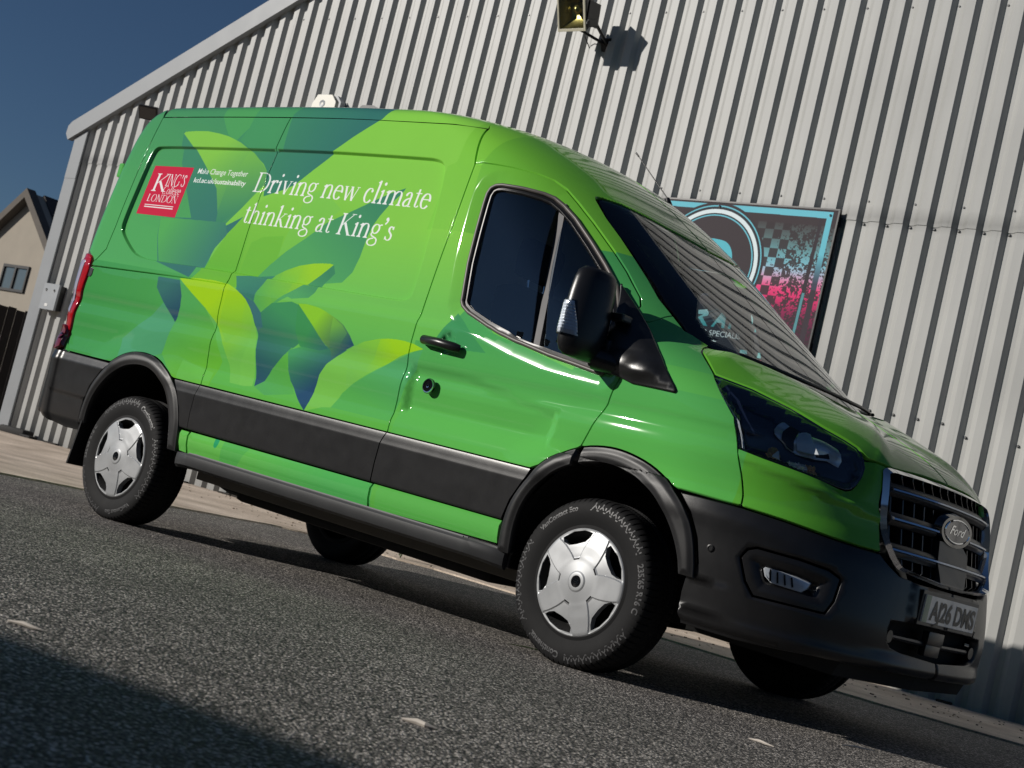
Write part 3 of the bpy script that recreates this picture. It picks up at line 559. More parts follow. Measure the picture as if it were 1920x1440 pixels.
def d_door(X, z):
    q = np.stack([X, z], 1); dw = pdist(q, _win); out = ~inpoly(q, _win)
    t = np.clip((.080-dw)/.080, 0, 1); d = -.0155*1.22*t*t/(t+.22)
    dish = -.020*sstep(.050, .030, np.hypot((X+1.053)*1.0, z-1.212))
    # broad pressed scallop in the lower door skin
    sc = -.018*sstep(0, .05, np.minimum.reduce([z-.845, 1.10-z-.13*np.clip(X+.9, 0, 1), X+1.25, -.30-X-.25*np.clip(.95-z, 0, .2)]))
    return d+dish+sc+f_front(X, z)
# --- rear half
panel('rear_quarter_panel', S_REAR[::-1][:1]+[(-4.045,1.281),(-3.56,1.293),(-3.178,1.303)]+S_MID_UP+[(-3.5,2.301)]+S_REAR[:-1], M_WRAP, van, disp=d_recess, loops=REC_LOOPS, mirror=M_GREEN)
panel('lower_quarter_panel', [(-4.041,1.277),(-4.045,1.213),(-4.062,1.10),(-4.082,.95),(-4.092,.85),(-4.088,.756),(-3.568,.754)]+[p for p in AR_OUT_S if p[1] > .756]+[(-2.950,.751),(-2.722,.751)]+S_MID_LO[::-1][1:]+[(-3.178,1.301),(-3.56,1.290)], M_WRAP, van, disp=f_rear, mirror=M_GREEN)
panel('rear_corner_panel', S_REAR+[(-4.075,1.33),(-4.14,1.36),(-4.262,1.36),(-4.262,1.9),(-4.25,2.1),(-4.22,2.25),(-4.17,2.36),(-4.07,2.405),(-3.99,2.36)], M_WRAP, van, mirror=M_GREEN)
panel('rear_door', [(-4.27,.62),(-5.142,.62),(-5.142,2.2),(-4.9,2.33),(-4.27,2.1)][::-1], M_WRAP, van, step=.12, mirror=M_GREEN)
panel('side_panel', S_MID_LO[::-1]+S_MID_UP[1:]+[(-2.07,2.303),(-1.345,2.301)]+D_REAR[::-1][:0]+[(-1.284,2.10)]+[(a-.0, b) for a, b in D_REAR[::-1]], M_WRAP, van, disp=d_recess, loops=REC_LOOPS, mirror=M_GREEN)
# --- roof: side band and flat top, then the cab roof with its forehead
def roof_mesh():
    zs = [2.303, 2.315, 2.33, 2.345, 2.36, 2.373, 2.384, 2.393, 2.40, 2.406, 2.411, 2.416, 2.42, 2.424, 2.428]
    Xs = np.concatenate([np.linspace(-3.955, -1.5, 90), [-1.345]]); V = []; Nn = []; UV = []; rows = []
    for X in Xs:
        row = []
        for k, z in enumerate(zs):
            x = X-.0*(k); x = X if X < -1.5 else -1.345-.10*(z-2.303)/.125
            row.append(len(V)); V.append(P(x, z)); Nn.append(Nrm(x, z)); UV.append(((x-U0)/(U1-U0), (z-V0)/(V1-V0)))
        rows.append(row)
    F = []; m = len(zs)
    for i in range(len(Xs)-1):
        for k in range(m-1): F.append((rows[i][k], rows[i+1][k], rows[i+1][k+1], rows[i][k+1]))
    nV = len(V); s = np.array([1, -1, 1.]); V2 = [v*s for v in V]; N2 = [v*s for v in Nn]; F2 = [tuple(j+nV for j in f[::-1]) for f in F]
    for i in range(len(Xs)-1): F.append((rows[i][m-1], rows[i+1][m-1], rows[i+1][m-1]+nV, rows[i][m-1]+nV))
    for rws in (rows,):
        for i in range(len(Xs)): Nn[rws[i][m-1]] = np.array([0, -.2, .98]); N2[rws[i][m-1]] = np.array([0, .2, .98])
    return mesh_obj('roof_panel', V+V2, F+F2, M_WRAP, van, normals=Nn+N2, uv=UV+UV)
roof_mesh()
WS_EDGE = [(-.672,2.052),(-.66,2.036),(-.555,1.948),(-.442,1.865),(-.34,1.785),(-.215,1.687),(-.119,1.606),(-.020,1.541),(.062,1.484),(.10,1.474)]
WS_TOP = [(-.672,2.052),(-.655,2.062),(-.577,2.064),(-.455,2.047),(-.35,2.032),(-.17,2.020)]
WS_TOP = WS_TOP+[(float(Xmid(2.015)), 2.015)]
WS_BOT = [(.10,1.474),(.188,1.445),(.358,1.420),(.531,1.398),(.70,1.385),(float(Xmid(1.383)), 1.383)]
def sym(half): h = np.array(half, float); return np.concatenate([h, mirX(h)[::-1]])
roofpts = [(-1.284,2.10),(-1.342,2.302),(-1.385,2.344),(-1.425,2.385),(-1.443,2.40),(-1.45,2.425)]
top = [(x, 2.425) for x in np.linspace(-1.45, float(Xmid(2.425)), 8)]
half = [(-.052,1.475)]+[(-.05,1.515),(-.022,1.539)]+WS_EDGE[::-1][3:]+WS_TOP[1:]
cab_lo = D_TOP[::-1]            # door top edge, front to back
cab = [(-.143,1.515),(-.12,1.475)]+[(-.055,1.478),(-.05,1.515),(-.022,1.539)]+WS_EDGE[::-1][3:]+WS_TOP[1:]
right = roofpts+top[1:]          # back edge going up and along the top to the centre
loop_r = D_TOP[::-1][1:][::-1]
# right half outline, counter-clockwise: door top (rear to front), pillar foot, windscreen edge up, windscreen top to centre, top centre back to rear seam
half_cab = D_TOP+[(-.11,1.470),(-.07,1.478),(-.054,1.500),(-.040,1.524),(-.022,1.541)]+WS_EDGE[::-1][3:]+WS_TOP[1:]
cx = [(float(Xmid(z)), z) for z in (2.06, 2.12, 2.2, 2.28, 2.34, 2.38, 2.41, 2.425)]
half_cab = half_cab+cx+top[::-1][1:]+roofpts[::-1][1:-1]
panel('cab_roof', half_cab, M_WRAP, van, step=.022, zs=.012, mirror=M_WRAP)
# --- lower door, wing, nose
strip_top = [(-.372,.748),(-1.272,.750)]
panel('front_door', D_REAR+D_TOP[1:]+D_FRONT[1:]+[p for p in AF_OUT_S[::-1] if p[0] < -.15 and p[1] > .755]+[(-.372,.750)], M_WRAP, van, holes=[WIN], step=.022, disp=d_door, loops=loops_at(WIN, (-.012,-.030,-.046,-.056,-.064,-.071,-.077,-.083,-.092)), mirror=M_GREEN)
F_FRONT = [(.635,.812),(.624,.856),(.600,.93),(.561,1.028),(.51,1.143),(.451,1.197),(.325,1.306),(.193,1.400),(.178,1.425),(.182,1.444)]
panel('front_wing', [(-.034,1.205),(-.052,1.157),(-.068,1.091),(-.090,1.04),(-.120,.956),(-.147,.893)]+[p for p in AF_OUT_S if p[0] > -.14 and p[1] > .812]+[(.372,.812)]+F_FRONT+[(.10,1.474),(.062,1.484),(-.022,1.541),(-.040,1.524),(-.054,1.500),(-.07,1.478),(-.11,1.470),(-.075,1.42),(-.05,1.35)], M_WRAP, van, step=.022, disp=f_front, mirror=M_GREEN)
HL = [(.328,1.303),(.487,1.282),(.661,1.241),(.809,1.195),(.908,1.169),(.960,1.152),(.988,1.132),(1.003,1.109),(1.014,1.079),(1.012,1.04),(1.003,1.008),(.990,.988),(.972,.978),(.943,.979),(.814,.998),(.661,1.015),(.561,1.028),(.51,1.143),(.451,1.197)]
HOOD_E = [(.193,1.400),(.325,1.306),(.487,1.284),(.661,1.243),(.809,1.197),(.908,1.171),(.965,1.152),(1.012,1.123),(1.124,1.113)]
hood = [(.193,1.400)]+HOOD_E[1:]+[(1.30,1.128),(float(Xmid(1.131)),1.131)]+[(float(Xmid(z)), z) for z in (1.16,1.2,1.25,1.3,1.34,1.372)]+[(.70,1.374),(.531,1.387),(.358,1.409),(.190,1.432),(.178,1.42)]
def d_hood(X, z):
    # raised shoulder line running from the screen corner to the grille corner
    zr = np.interp(X, [.19,.434,.652,.88,1.025,1.14,1.6], [1.44,1.398,1.34,1.261,1.23,1.15,1.0]); u = (z-zr)/.11; t = np.clip(1-np.sqrt(u*u+.01)+.1, 0, 1); return .024*t*t*(1.6-.6*t)*sstep(1.16, 1.0, X)*sstep(.18, .30, X)
panel('bonnet', hood, M_WRAP, van, step=.018, zs=.008, disp=d_hood, loops=[np.stack([np.arange(.2,1.15,.012), np.interp(np.arange(.2,1.15,.012), [.19,.434,.652,.88,1.025,1.14,1.6], [1.44,1.398,1.34,1.261,1.23,1.15,1.0])+dz_], 1) for dz_ in (-.018,-.010,-.004,.002,.008,.016)], mirror=M_WRAP)
FP = [(.635,.812),(.624,.856),(.600,.93),(.561,1.026),(.661,1.012),(.814,.995),(.943,.976),(.975,.975),(.995,.986),(1.007,1.006),(1.016,1.04),(1.018,1.079),(1.008,1.112),(1.01,1.121),(1.118,1.110),(1.103,1.03),(1.105,.958),(1.128,.867),(1.158,.778),(1.07,.778),(.956,.784),(.796,.800)][::-1]
def d_fp(X, z):
    q = np.stack([X, z], 1); lp = np.array(HL); return -.02*sstep(.055, 0, pdist(q, lp))*sstep(.86, .99, X)+.010*sstep(.03, 0, np.abs(z-(.985-.17*(X-.65))))
panel('front_corner_panel', FP, M_WRAP, van, step=.02, disp=d_fp, mirror=M_GREEN)
# --- black cladding
def d_strip(z0, z1, zb, h): return lambda X, z: h*sstep(z1, zb, z)+.0*X
def mould(left, right):
    """long rub moulding: bevelled top face catching the light, flat face, return edge; left/right give X of each end at height z"""
    lf = pchip([p[0] for p in left], [p[1] for p in left]); rf = pchip([p[0] for p in right], [p[1] for p in right])
    rows = [(.747, -.02, None), (.747, .004, (0, .98)), (.7465, .006, (0, .24)), (.735, .0088, (0, .225)), (.72, .0125, (0, .22)), (.705, .0160, (0, .21)), (.698, .0176, (0, .17)), (.694, .0183, (0, .07)), (.688, .0184, (0, .0)), (.60, .0180, (0, -.02)), (.522, .0172, (0, -.02)), (.513, .0165, (0, -.15)), (.5085, .012, (0, -.8)), (.5085, -.02, (0, -1))]
    V = []; Nn = []; F = []; nc = 60
    for z, o, nz in rows:
        zz = min(z, .7465)
        for k in range(nc+1):
            X = float(lf(zz)+(rf(zz)-lf(zz))*(k/nc)); e = min(k, nc-k)
            b = at(X, z, o); n = Nrm(X, z); tz = 0 if nz is None else nz[1]
            V.append(b); m_ = n*math.sqrt(max(0, 1-tz*tz))+np.array([0, 0, tz]) if nz else np.array([0, 0, 1.]); Nn.append(m_/np.linalg.norm(m_))
    m = nc+1
    for r in range(len(rows)-1):
        for k in range(nc): F.append((r*m+k, (r+1)*m+k, (r+1)*m+k+1, r*m+k+1))
    for k in (0, nc):
        base = len(V); s = -1 if k == 0 else 1
        ring = [r*m+k for r in range(1, len(rows)-1)]
        for q in ring: V.append(V[q]); Nn.append(np.array([s, 0, 0.]))
        for q in ring: zz = V[q]; V.append(np.array(zz)+np.array([0, .03, 0])); Nn.append(np.array([s, 0, 0.]))
        n_ = len(ring)
        for q in range(n_-1): f = (base+q, base+q+1, base+n_+q+1, base+n_+q); F.append(f if k else f[::-1])
    sg = np.array([1, -1, 1.])
    mesh_obj('side_moulding', V, F, M_PLAST, van, normals=Nn); mesh_obj('side_moulding', np.array(V)*sg, [f[::-1] for f in F], M_PLAST, van, normals=np.array(Nn)*sg)
mould([(.507,-2.805),(.518,-2.812),(.601,-2.842),(.676,-2.884),(.746,-2.945)], [(.507,-2.742),(.60,-2.745),(.69,-2.738),(.746,-2.722)])
mould([(.507,-2.738),(.60,-2.741),(.69,-2.734),(.746,-2.717)], [(.507,-1.305),(.60,-1.303),(.70,-1.294),(.746,-1.276)])
mould([(.507,-1.298),(.60,-1.296),(.70,-1.287),(.746,-1.269)], [(.507,-.470),(.54,-.463),(.615,-.440),(.71,-.387),(.746,-.373)])
def sill(poly): panel('sill_panel', poly, M_WRAP, van, step=.04, off=.004, disp=lambda X, z: .012*sstep(.50, .485, z)-.012*sstep(.44, .38, z), mirror=M_GREEN)
sill([(-2.800,.500),(-2.725,.500),(-2.722,.382),(-2.79,.385)]); sill([(-2.718,.502),(-1.295,.504),(-1.298,.385),(-2.715,.376)]); sill([(-1.289,.505),(-.470,.505),(-.467,.40),(-1.292,.388)])
def arch_trim(outp, inp, cut=None):
    a = [p for p in outp if cut is None or cut(p)]; b = [p for p in inp if cut is None or cut(p)]
    mid = np.array(inp)
    def dsp(X, z): d = pdist(np.stack([X, z], 1), np.array(list(outp))[:-1]) if False else pdist(np.stack([X, z], 1), np.array(list(outp)+list(inp)[::-1])); return .010*sstep(0, .032, d)
    panel('arch_trim', list(a)+list(b)[::-1], M_ARCH, van, step=.02, off=.018, rim=.07, bev=.003, disp=dsp, loops=loops_at(list(a)+list(b)[::-1], (.007,.012,.018,.024,.030,.036), .009), mirror=M_ARCH)
arch_trim(AR_OUT_S, AR_IN_S); arch_trim(AF_OUT_S, AF_IN_S, lambda p: p[0] < -.150); arch_trim(AF_OUT_S, AF_IN_S, lambda p: p[0] > -.135)
# side step with its grooved tread
M_STEP = mat('grey_step_rib', (.16, .16, .165), .5)
M_STEPB = mat('dark_grey_step', (.028, .029, .031), .5, bump=.1)
def side_step(sgn):
    V = []; F = []; prof = [(-.955,.392),(-.985,.392),(-.990,.384),(-1.008,.384),(-1.011,.388),(-1.016,.388),(-1.019,.383),(-1.040,.383),(-1.043,.387),(-1.049,.387),(-1.056,.378),(-1.058,.352),(-1.046,.325),(-1.0,.310),(-.955,.310)]
    Xs = np.concatenate([np.linspace(-2.80, -2.62, 8), np.linspace(-2.5, -.7, 10), np.linspace(-.62, -.42, 8)]); n = len(prof)
    for X in Xs:
        e = min(1, max(.05, min((X+2.82)/.2, (-.40-X)/.2)))**.5
        for y, z in prof: V.append((X, sgn*(.955+(-y-.955)*e), z-.015*(1-e)))
    for i in range(len(Xs)-1):
        for k in range(n): F.append((i*n+k, i*n+(k+1) % n, (i+1)*n+(k+1) % n, (i+1)*n+k))
    F += [tuple(range(n)), tuple((len(Xs)-1)*n+k for k in range(n))]
    MB().add(V, F).build('side_step', M_STEPB, van, smooth=True, sharp=30)
side_step(-1); side_step(1)
for s in (-1, 1):
    for yy in (-1.012, -1.046): MB().tube([(-2.62, s*-yy, .3905), (-.62, s*-yy, .3905)], .0042, 6).build('step_rib', M_STEP, van, smooth=True)
for sg in (-1, 1):
    MB().box((-1.62, sg*.935, .385), (2.46, .07, .025)).box((-.44, sg*.91, .355), (.07, .10, .09), bev=.01).build('sill_ledge', M_PLAST, van)
    MB().box((-1.55, sg*.86, .292), (2.35, .035, .062), bev=.006).build('frame_rail', M_RAIL, van)
MB().box((-1.7, 0, .46), (2.3, 1.66, .10)).box((-3.3, 0, .40), (.14, 1.5, .14), bev=.03).box((-3.32, 0, .38), (.34, .36, .30), bev=.08).box((-2.35, .25, .33), (.55, .45, .20), bev=.05).box((-2.62, -.3, .36), (.5, .12, .12), bev=.02).box((-.05, 0, .42), (.8, 1.1, .3), bev=.05).box((-3.75, 0, .42), (.75, 1.4, .3)).box((-4.1, 0, .42), (.08, 1.3, .12)).box((-1.70, 0, .32), (1.9, 1.3, .24), bev=.03).box((-3.2, .1, .31), (.5, .55, .26), bev=.08).box((-2.75, .1, .30), (.3, .7, .16), bev=.05).box((-.55, .1, .28), (.5, .9, .18), bev=.05).tube([(-3.7, -.55, .36), (-2.9, -.5, .30), (-2.3, -.42, .33), (-.4, -.35, .34)], .03).build('underbody', M_DARK, van)
# wheel housings (dark liners)
for cx_, cz_, r_ in ((.04, .40, .47), (-3.29, .36, .455)):
    for sg in (-1, 1):
        MB().lathe([(r_, -.97), (r_+.01, -.9), (r_+.01, -.52), (.02, -.50)], 32, Matrix.Translation((cx_, 0, cz_)) @ Matrix.Diagonal((1, -sg, 1, 1)), a0=-.10, a1=math.pi+.10).build('wheel_housing', M_DARK, van)
# dark inner shell that closes the panel gaps
def shell():
    V = []; F = []; zs = np.linspace(.42, 2.36, 42); Xs = np.linspace(-4.05, -1.32, 40); n = len(zs)
    for X in Xs:
        for z in zs: z_ = max(z, .86) if X < -2.76 else z; V.append(P(X, z_)-Nrm(X, z_)*.045)
    for i in range(len(Xs)-1):
        for k in range(n-1): F.append((i*n+k, (i+1)*n+k, (i+1)*n+k+1, i*n+k+1))
    k0 = len(V); V2 = [v*np.array([1, -1, 1]) for v in V]; F2 = [tuple(j+k0 for j in f[::-1]) for f in F]
    F.append(tuple(range(n))+tuple(k0+j for j in range(n-1, -1, -1))); q = (len(Xs)-1)*n
    F.append(tuple(q+j for j in range(n-1, -1, -1))+tuple(k0+q+j for j in range(n)))
    F += [(i*n+n-1, (i+1)*n+n-1, k0+(i+1)*n+n-1, k0+i*n+n-1) for i in range(len(Xs)-1)]+[(i*n, k0+i*n, k0+(i+1)*n, (i+1)*n) for i in range(len(Xs)-1)]
    mesh_obj('cargo_lining', V+V2, F+F2, M_DARK, van)
shell()
# cab side liners: dark backing behind door frame, wing, bonnet (keeps light out of the gaps)
def liner(poly, holes=(), off=-.035):
    panel('inner_liner', poly, M_INT, van, holes=holes, step=.06, off=off, rim=.005, mirror=M_INT)
liner([(-1.33,.55),(-.47,.52),(-.36,.77),(-.14,.90),(-.02,1.22),(-.05,1.42),(-.14,1.50),(-.19,1.60),(-.6,1.92),(-.8,2.06),(-1.0,2.105),(-1.33,2.12)], holes=[inset(_win, .012)[::-1]])
liner([(-.14,.92),(.10,.93),(.36,.84),(.62,.80),(.58,1.02),(.44,1.2),(.33,1.3),(.18,1.42),(.08,1.46),(-.05,1.44),(-.05,1.2)])
# --- front bumper
fog = [(.683,.619),(.699,.652),(.73,.667),(.876,.666),(.979,.657),(1.025,.636),(1.014,.547),(.993,.495),(.753,.489),(.717,.536)]
intake_h = [(1.262,.528),(1.34,.531),(float(Xmid(.53)),.53)]; intake_l = [(float(Xmid(.405)),.405),(1.345,.418),(1.285,.428),(1.262,.45)]
half_b = [(float(Xmid(.335)),.335),(float(Xmid(.405)),.405)]
def d_bump(X, z):
    q = np.stack([X, z], 1); a = np.array(fog); d = pdist(q, a)
    lip = .014*sstep(.40, .36, z)-.02*sstep(.345, .32, z)
    groove = .010*sstep(.010, 0, np.abs(z-(.505-.10*(X-.50))))*sstep(.70, .56, X)-.010*sstep(.012, 0, np.abs(z-.37))*sstep(.75, .6, X)
    ring = -.006*sstep(.012, 0, d)
    plateau = .014*sstep(1.335, 1.355, X)*sstep(.535, .545, z)*sstep(.70, .69, z)
    frame = .012*sstep(.05, .01, np.abs(z-.37))*sstep(1.1, 1.28, X)
    return lip+groove+ring+plateau+frame
bh = [(.382,.806),(.46,.807),(.635,.805),(.796,.795),(.956,.779),(1.07,.773),(1.160,.773),(1.183,.755),(1.209,.737),(1.265,.708),(1.36,.702),(float(Xmid(.70)),.70)]
bl = [(float(Xmid(.325)),.325),(1.30,.330),(1.0,.318),(.72,.302),(.500,.305),(.488,.368),(.486,.43),(.492,.49),(.530,.552),(.503,.645),(.454,.737)]
inh = intake_h+intake_l
bump_r = bh+[(float(Xmid(.53)),.53)]+[(1.34,.531),(1.262,.528),(1.256,.50),(1.262,.45),(1.285,.428),(1.345,.418),(float(Xmid(.405)),.405)]+bl
panel('front_bumper', bump_r, M_PLAST, van, holes=[fog], step=.024, disp=d_bump, rim=.04, bev=.005, mirror=M_PLAST)
mesh_obj('valance', [(.5, -.9, .29), (1.0, -.6, .27), (1.05, 0, .265), (1.0, .6, .27), (.5, .9, .29), (.5, -.9, .40), (1.05, -.6, .40), (1.09, 0, .40), (1.05, .6, .40), (.5, .9, .40)], [(0, 1, 6, 5), (1, 2, 7, 6), (2, 3, 8, 7), (3, 4, 9, 8), (0, 4, 3, 2, 1)], M_DARK, van)
def on_body(name, poly, m, off, parent=van, step=.03, rim=.006, mirror=True, **k): return panel(name, poly, m, parent, step=step, off=off, gap=0, rim=rim, bev=.0015, mirror=(m if mirror else None), **k)
# fog lamp pocket
on_body('fog_lamp_surround', inset(np.array(fog)[::-1] if area(np.array(fog)) < 0 else np.array(fog), .002), M_PLAST, -.030, disp=lambda X, z: .022*sstep(.075, .02, pdist(np.stack([X, z], 1), np.array(fog)))-.02*sstep(.05, .08, pdist(np.stack([X, z], 1), np.array(fog))), step=.012)
FG = [(.766,.600),(.772,.611),(.80,.613),(.888,.603),(.934,.595),(.925,.57),(.907,.551),(.80,.555),(.775,.575)]
on_body('fog_lamp', FG, M_REFL, -.028, step=.015)
on_body('fog_lamp_lens', FG, M_LENS, -.018, step=.03)
for k in range(4): strip_on_body([(.79+.025*k,.605-.003*k),(.797+.026*k,.560)], .0035, 0, 'fog_lamp_rib', M_DARK, van, off=-.022)
MB().lathe([(.014,0),(.014,-.004),(.010,-.005),(.009,-.002),(.0,-.002)], 16, Matrix.Translation(tuple(at(.568,.622,.001))) @ Matrix.Rotation(.2, 4, 'Z')).build('parking_sensor', M_BLACK, van, smooth=True)
# lower grille: recess, bar, towing cover
def yz(x, y, z): return (x, y, z)
MB().box((1.03, 0, .467), (.02, .92, .15)).build('intake_back', M_DARK, van)
MB().tube([(1.085, -.37, .468), (1.10, 0, .466), (1.085, .37, .468)], .012, 8).tube([(1.06, -.40, .468), (1.10, -.40, .468)], .026, 14).tube([(1.06, .40, .468), (1.10, .40, .468)], .026, 14).box((1.105, -.02, .495), (.03, .15, .055), bev=.004).box((1.10, -.02, .445), (.03, .14, .05), bev=.004).build('intake_bar', M_PLAST, van, smooth=True)
# --- grille
def gpt(y, z, d=0.):
    """point on the nose at lateral y and height z, pushed forward by d"""
    zz = np.asarray(z, float); b = fB(zz); a = fXf(zz)-fXc(zz); n = fN(zz); x = fXc(zz)+a*np.maximum(1-np.abs(np.asarray(y)/b)**n, 0)**(1/n)
    return (float(x)+d, float(y), float(z))
gr = [(-.52,1.085),(-.50,1.105),(-.46,1.113),(0,1.120),(.46,1.113),(.50,1.105),(.52,1.085),(.535,.93),(.52,.84),(.47,.745),(.42,.722),(0,.700),(-.42,.722),(-.47,.745),(-.52,.84),(-.535,.93)]
gr = [tuple(p) for p in smooth(gr, 1)]
def ring_mesh(outer, inner, d0, d1):
    n = len(outer); V = [gpt(y, z, d0) for y, z in outer]+[gpt((y1+y2)/2, (z1+z2)/2, d1) for (y1, z1), (y2, z2) in zip(outer, inner)]+[gpt(y, z, d0-.03) for y, z in inner]
    F = []
    for i in range(n): j = (i+1) % n; F += [(i, j, n+j, n+i), (n+i, n+j, 2*n+j, 2*n+i)]
    return V, F
gd = [tuple(p) for p in dens(gr, .04)]; gin = [tuple(p) for p in inset(np.array(gd)[::-1], .028)[::-1]] if area(np.array(gd)) < 0 else [tuple(p) for p in inset(np.array(gd), .028)]
grille = MB().add(*ring_mesh(gd, gin, .006, .024)).build('grille', M_CHROME, van, smooth=True, sharp=60)
V = [gpt(y, z, -.07) for y, z in gin]; MB().add(V, [tuple(range(len(V)))]).build('grille_back', M_DARK, grille)
def gbar(z0, z1, y0, y1, m, name, d=.0, h=.012, t=.03):
    ys = np.linspace(y0, y1, 13); V = []; F = []
    for y in ys:
        z = z0+(z1-z0)*(1-(y/.5)**2)
        for dz, dd in ((-h, -t), (-h, 0), (-h*.4, .012), (h*.4, .012), (h, 0), (h, -t)): V.append(gpt(y, z+dz, d+dd))
    for i in range(len(ys)-1):
        for k in range(6): F.append((i*6+k, i*6+(k+1) % 6, (i+1)*6+(k+1) % 6, (i+1)*6+k))
    F += [tuple(range(6)), tuple((len(ys)-1)*6+k for k in range(6))]
    return MB().add(V, F).build(name, m, grille, smooth=True, sharp=40)
for za, zb in ((1.030, 1.036), (.918, .922), (.800, .802)):
    spans = [(-.47, -.15), (.15, .47)] if za == .918 else [(-.48, .48)]
    for y0, y1 in spans:
        gbar(za, zb, y0, y1, M_PLAST, 'grille_bar', -.012, .026); gbar(za+.002, zb+.002, y0+.005, y1-.005, M_DCHROME, 'grille_bar_inlay', .002, .0085)
fins = MB()
for y in np.linspace(-.45, .45, 13):
    for z0, z1 in ((.735, .78), (.83, .89), (.945, 1.005), (1.06, 1.095)):
        if abs(y) > .40 and z0 < .8: continue
        fins.add([gpt(y-.004, z0, -.02), gpt(y+.004, z0, -.02), gpt(y+.004, z1, -.02), gpt(y-.004, z1, -.02), gpt(y-.004, z0, -.07), gpt(y+.004, z0, -.07), gpt(y+.004, z1, -.07), gpt(y-.004, z1, -.07)], [(0, 1, 2, 3), (0, 4, 5, 1), (1, 5, 6, 2), (2, 6, 7, 3), (3, 7, 4, 0)])
tag(fins.build('grille_fins', M_PLAST, grille), kind='stuff')
MB().add([gpt(y, z, .005) for y, z in ((-.10, .71), (.13, .71), (.15, .79), (.16, .86), (.10, .89), (-.13, .89), (-.14, .80))]+[gpt(y, z, -.06) for y, z in ((-.10, .71), (.13, .71), (.15, .79), (.16, .86), (.10, .89), (-.13, .89), (-.14, .80))], [tuple(range(7))]+[(i, i+7, (i+1) % 7+7, (i+1) % 7) for i in range(7)]).build('camera_panel', M_PLAST, grille)
# oval badge with script lettering
def oval(y, z, ry, rz, d, n=36): return [gpt(y+ry*math.cos(2*math.pi*i/n), z+rz*math.sin(2*math.pi*i/n), d) for i in range(n)]
def oval_x(ry, rz, x, n=36): return [(x, ry*math.cos(2*math.pi*i/n), .945+rz*math.sin(2*math.pi*i/n)) for i in range(n)]
bx = gpt(0, .945)[0]+.018
bz = MB(); A = oval_x(.165, .078, bx-.03); B_ = oval_x(.150, .066, bx); bz.add(A+B_, [(i, (i+1) % 36, 36+(i+1) % 36, 36+i) for i in range(36)]+[tuple(range(36, 72))]); bz.build('badge_mount', M_GLOSSB, grille, smooth=True)
rg = MB(); A = oval_x(.126, .052, bx+.002); B_ = oval_x(.120, .047, bx+.005); C_ = oval_x(.115, .043, bx+.003); rg.add(A+B_+C_, [(i, (i+1) % 36, 36+(i+1) % 36, 36+i) for i in range(36)]+[(36+i, 36+(i+1) % 36, 72+(i+1) % 36, 72+i) for i in range(36)]); emblem = rg.build('badge', M_CHROME, van, smooth=True)
MB().add(oval_x(.116, .044, bx+.0025), [tuple(range(36))]).build('badge_field', mat('badge_navy', (.006, .012, .045), .15, coat=1.), emblem)
Vt, Tt = fit_text('Ford', -.075, .075, .932, .036, .012, .35)
MB().add([(bx+.004, y, z) for y, z in Vt], Tt).build('badge_script', M_CHROME, emblem)
# number plate
px = gpt(0, .61)[0]+.016
pl = MB().box((px, 0, .61), (.006, .520, .111), bev=.002).build('number_plate', M_PLATE, van)
MB().box((px+.0036, -.235, .61), (.001, .048, .109)).build('plate_band', M_PGREEN, pl)
Vt, Tt = fit_text('AJ26 DMS', -.195, .245, .5715, .077, .035); MB().add([(px+.0045, y, z) for y, z in Vt], Tt).build('plate_characters', M_INK, pl)
MB().box((px-.008, 0, .61), (.010, .56, .142), bev=.004).build('plate_mount', M_PLAST, van)
# --- headlights
for m_, off, nm in ((M_LAMP, -.045, 'lamp_bucket'),):
    panel(nm, HL, m_, van, step=.02, off=off, gap=-.002, rim=.004, disp=lambda X, z: .034*sstep(.03, .0, pdist(np.stack([X, z], 1), np.array(HL))), mirror=m_)
on_body('lamp_reflector', [(.658,1.161),(.657,1.186),(.664,1.20),(.672,1.204),(.70,1.197),(.74,1.183),(.80,1.165),(.856,1.150),(.902,1.143),(.922,1.126),(.938,1.096),(.933,1.070),(.90,1.076),(.88,1.077),(.837,1.067),(.773,1.069),(.725,1.084),(.691,1.111),(.668,1.135)], M_REFL, -.028, step=.012, disp=lambda X, z: -.010*np.sin((X-.65)*26)+.006*np.sin((z-1.1)*60))
on_body('lamp_light_guide', [(.749,1.172),(.765,1.174),(.781,1.166),(.835,1.077),(.813,1.075),(.762,1.081),(.748,1.133),(.743,1.165)], M_LIGHTG, -.012, step=.02, disp=lambda X, z: .40*(X-.785))
for k in range(0): strip_on_body([(.752+.004*k,1.160-.0095*k),(.772+.0052*k,1.158-.0095*k)], .0016, 0, 'lamp_guide_rib', M_DARK, van, off=-.0105)
on_body('lamp_shade', [(.700,1.185),(.742,1.172),(.742,1.12),(.752,1.076),(.726,1.085),(.70,1.11),(.69,1.15)], M_BLACK, -.022)
on_body('lamp_shade', [(.80,1.155),(.86,1.142),(.885,1.085),(.835,1.075),(.79,1.16)], M_DARK, -.022)
on_body('indicator_reflector', [(.663,1.034),(.664,1.050),(.671,1.063),(.690,1.071),(.702,1.058),(.719,1.024),(.669,1.027)], M_ORANGE, -.018, step=.01, disp=lambda X, z: .004*np.sin(X*500)*np.sin(z*500))
on_body('indicator_insert', [(.686,1.038),(.697,1.056),(.703,1.056),(.717,1.024),(.687,1.030)], M_LIGHTG, -.012)  # pale patch laid over the amber reflector
on_body('indicator_grid', [(.741,1.028),(.80,1.036),(.838,1.034),(.860,1.004),(.82,1.006),(.755,1.016)], M_REFL, -.020, step=.008, disp=lambda X, z: .003*np.sin(X*700)*np.sin(z*700))
on_body('indicator_grid', [(.81,1.034),(.838,1.034),(.860,1.004),(.828,1.006)], M_ORANGE, -.014, step=.008, disp=lambda X, z: .003*np.sin(X*700)*np.sin(z*700))
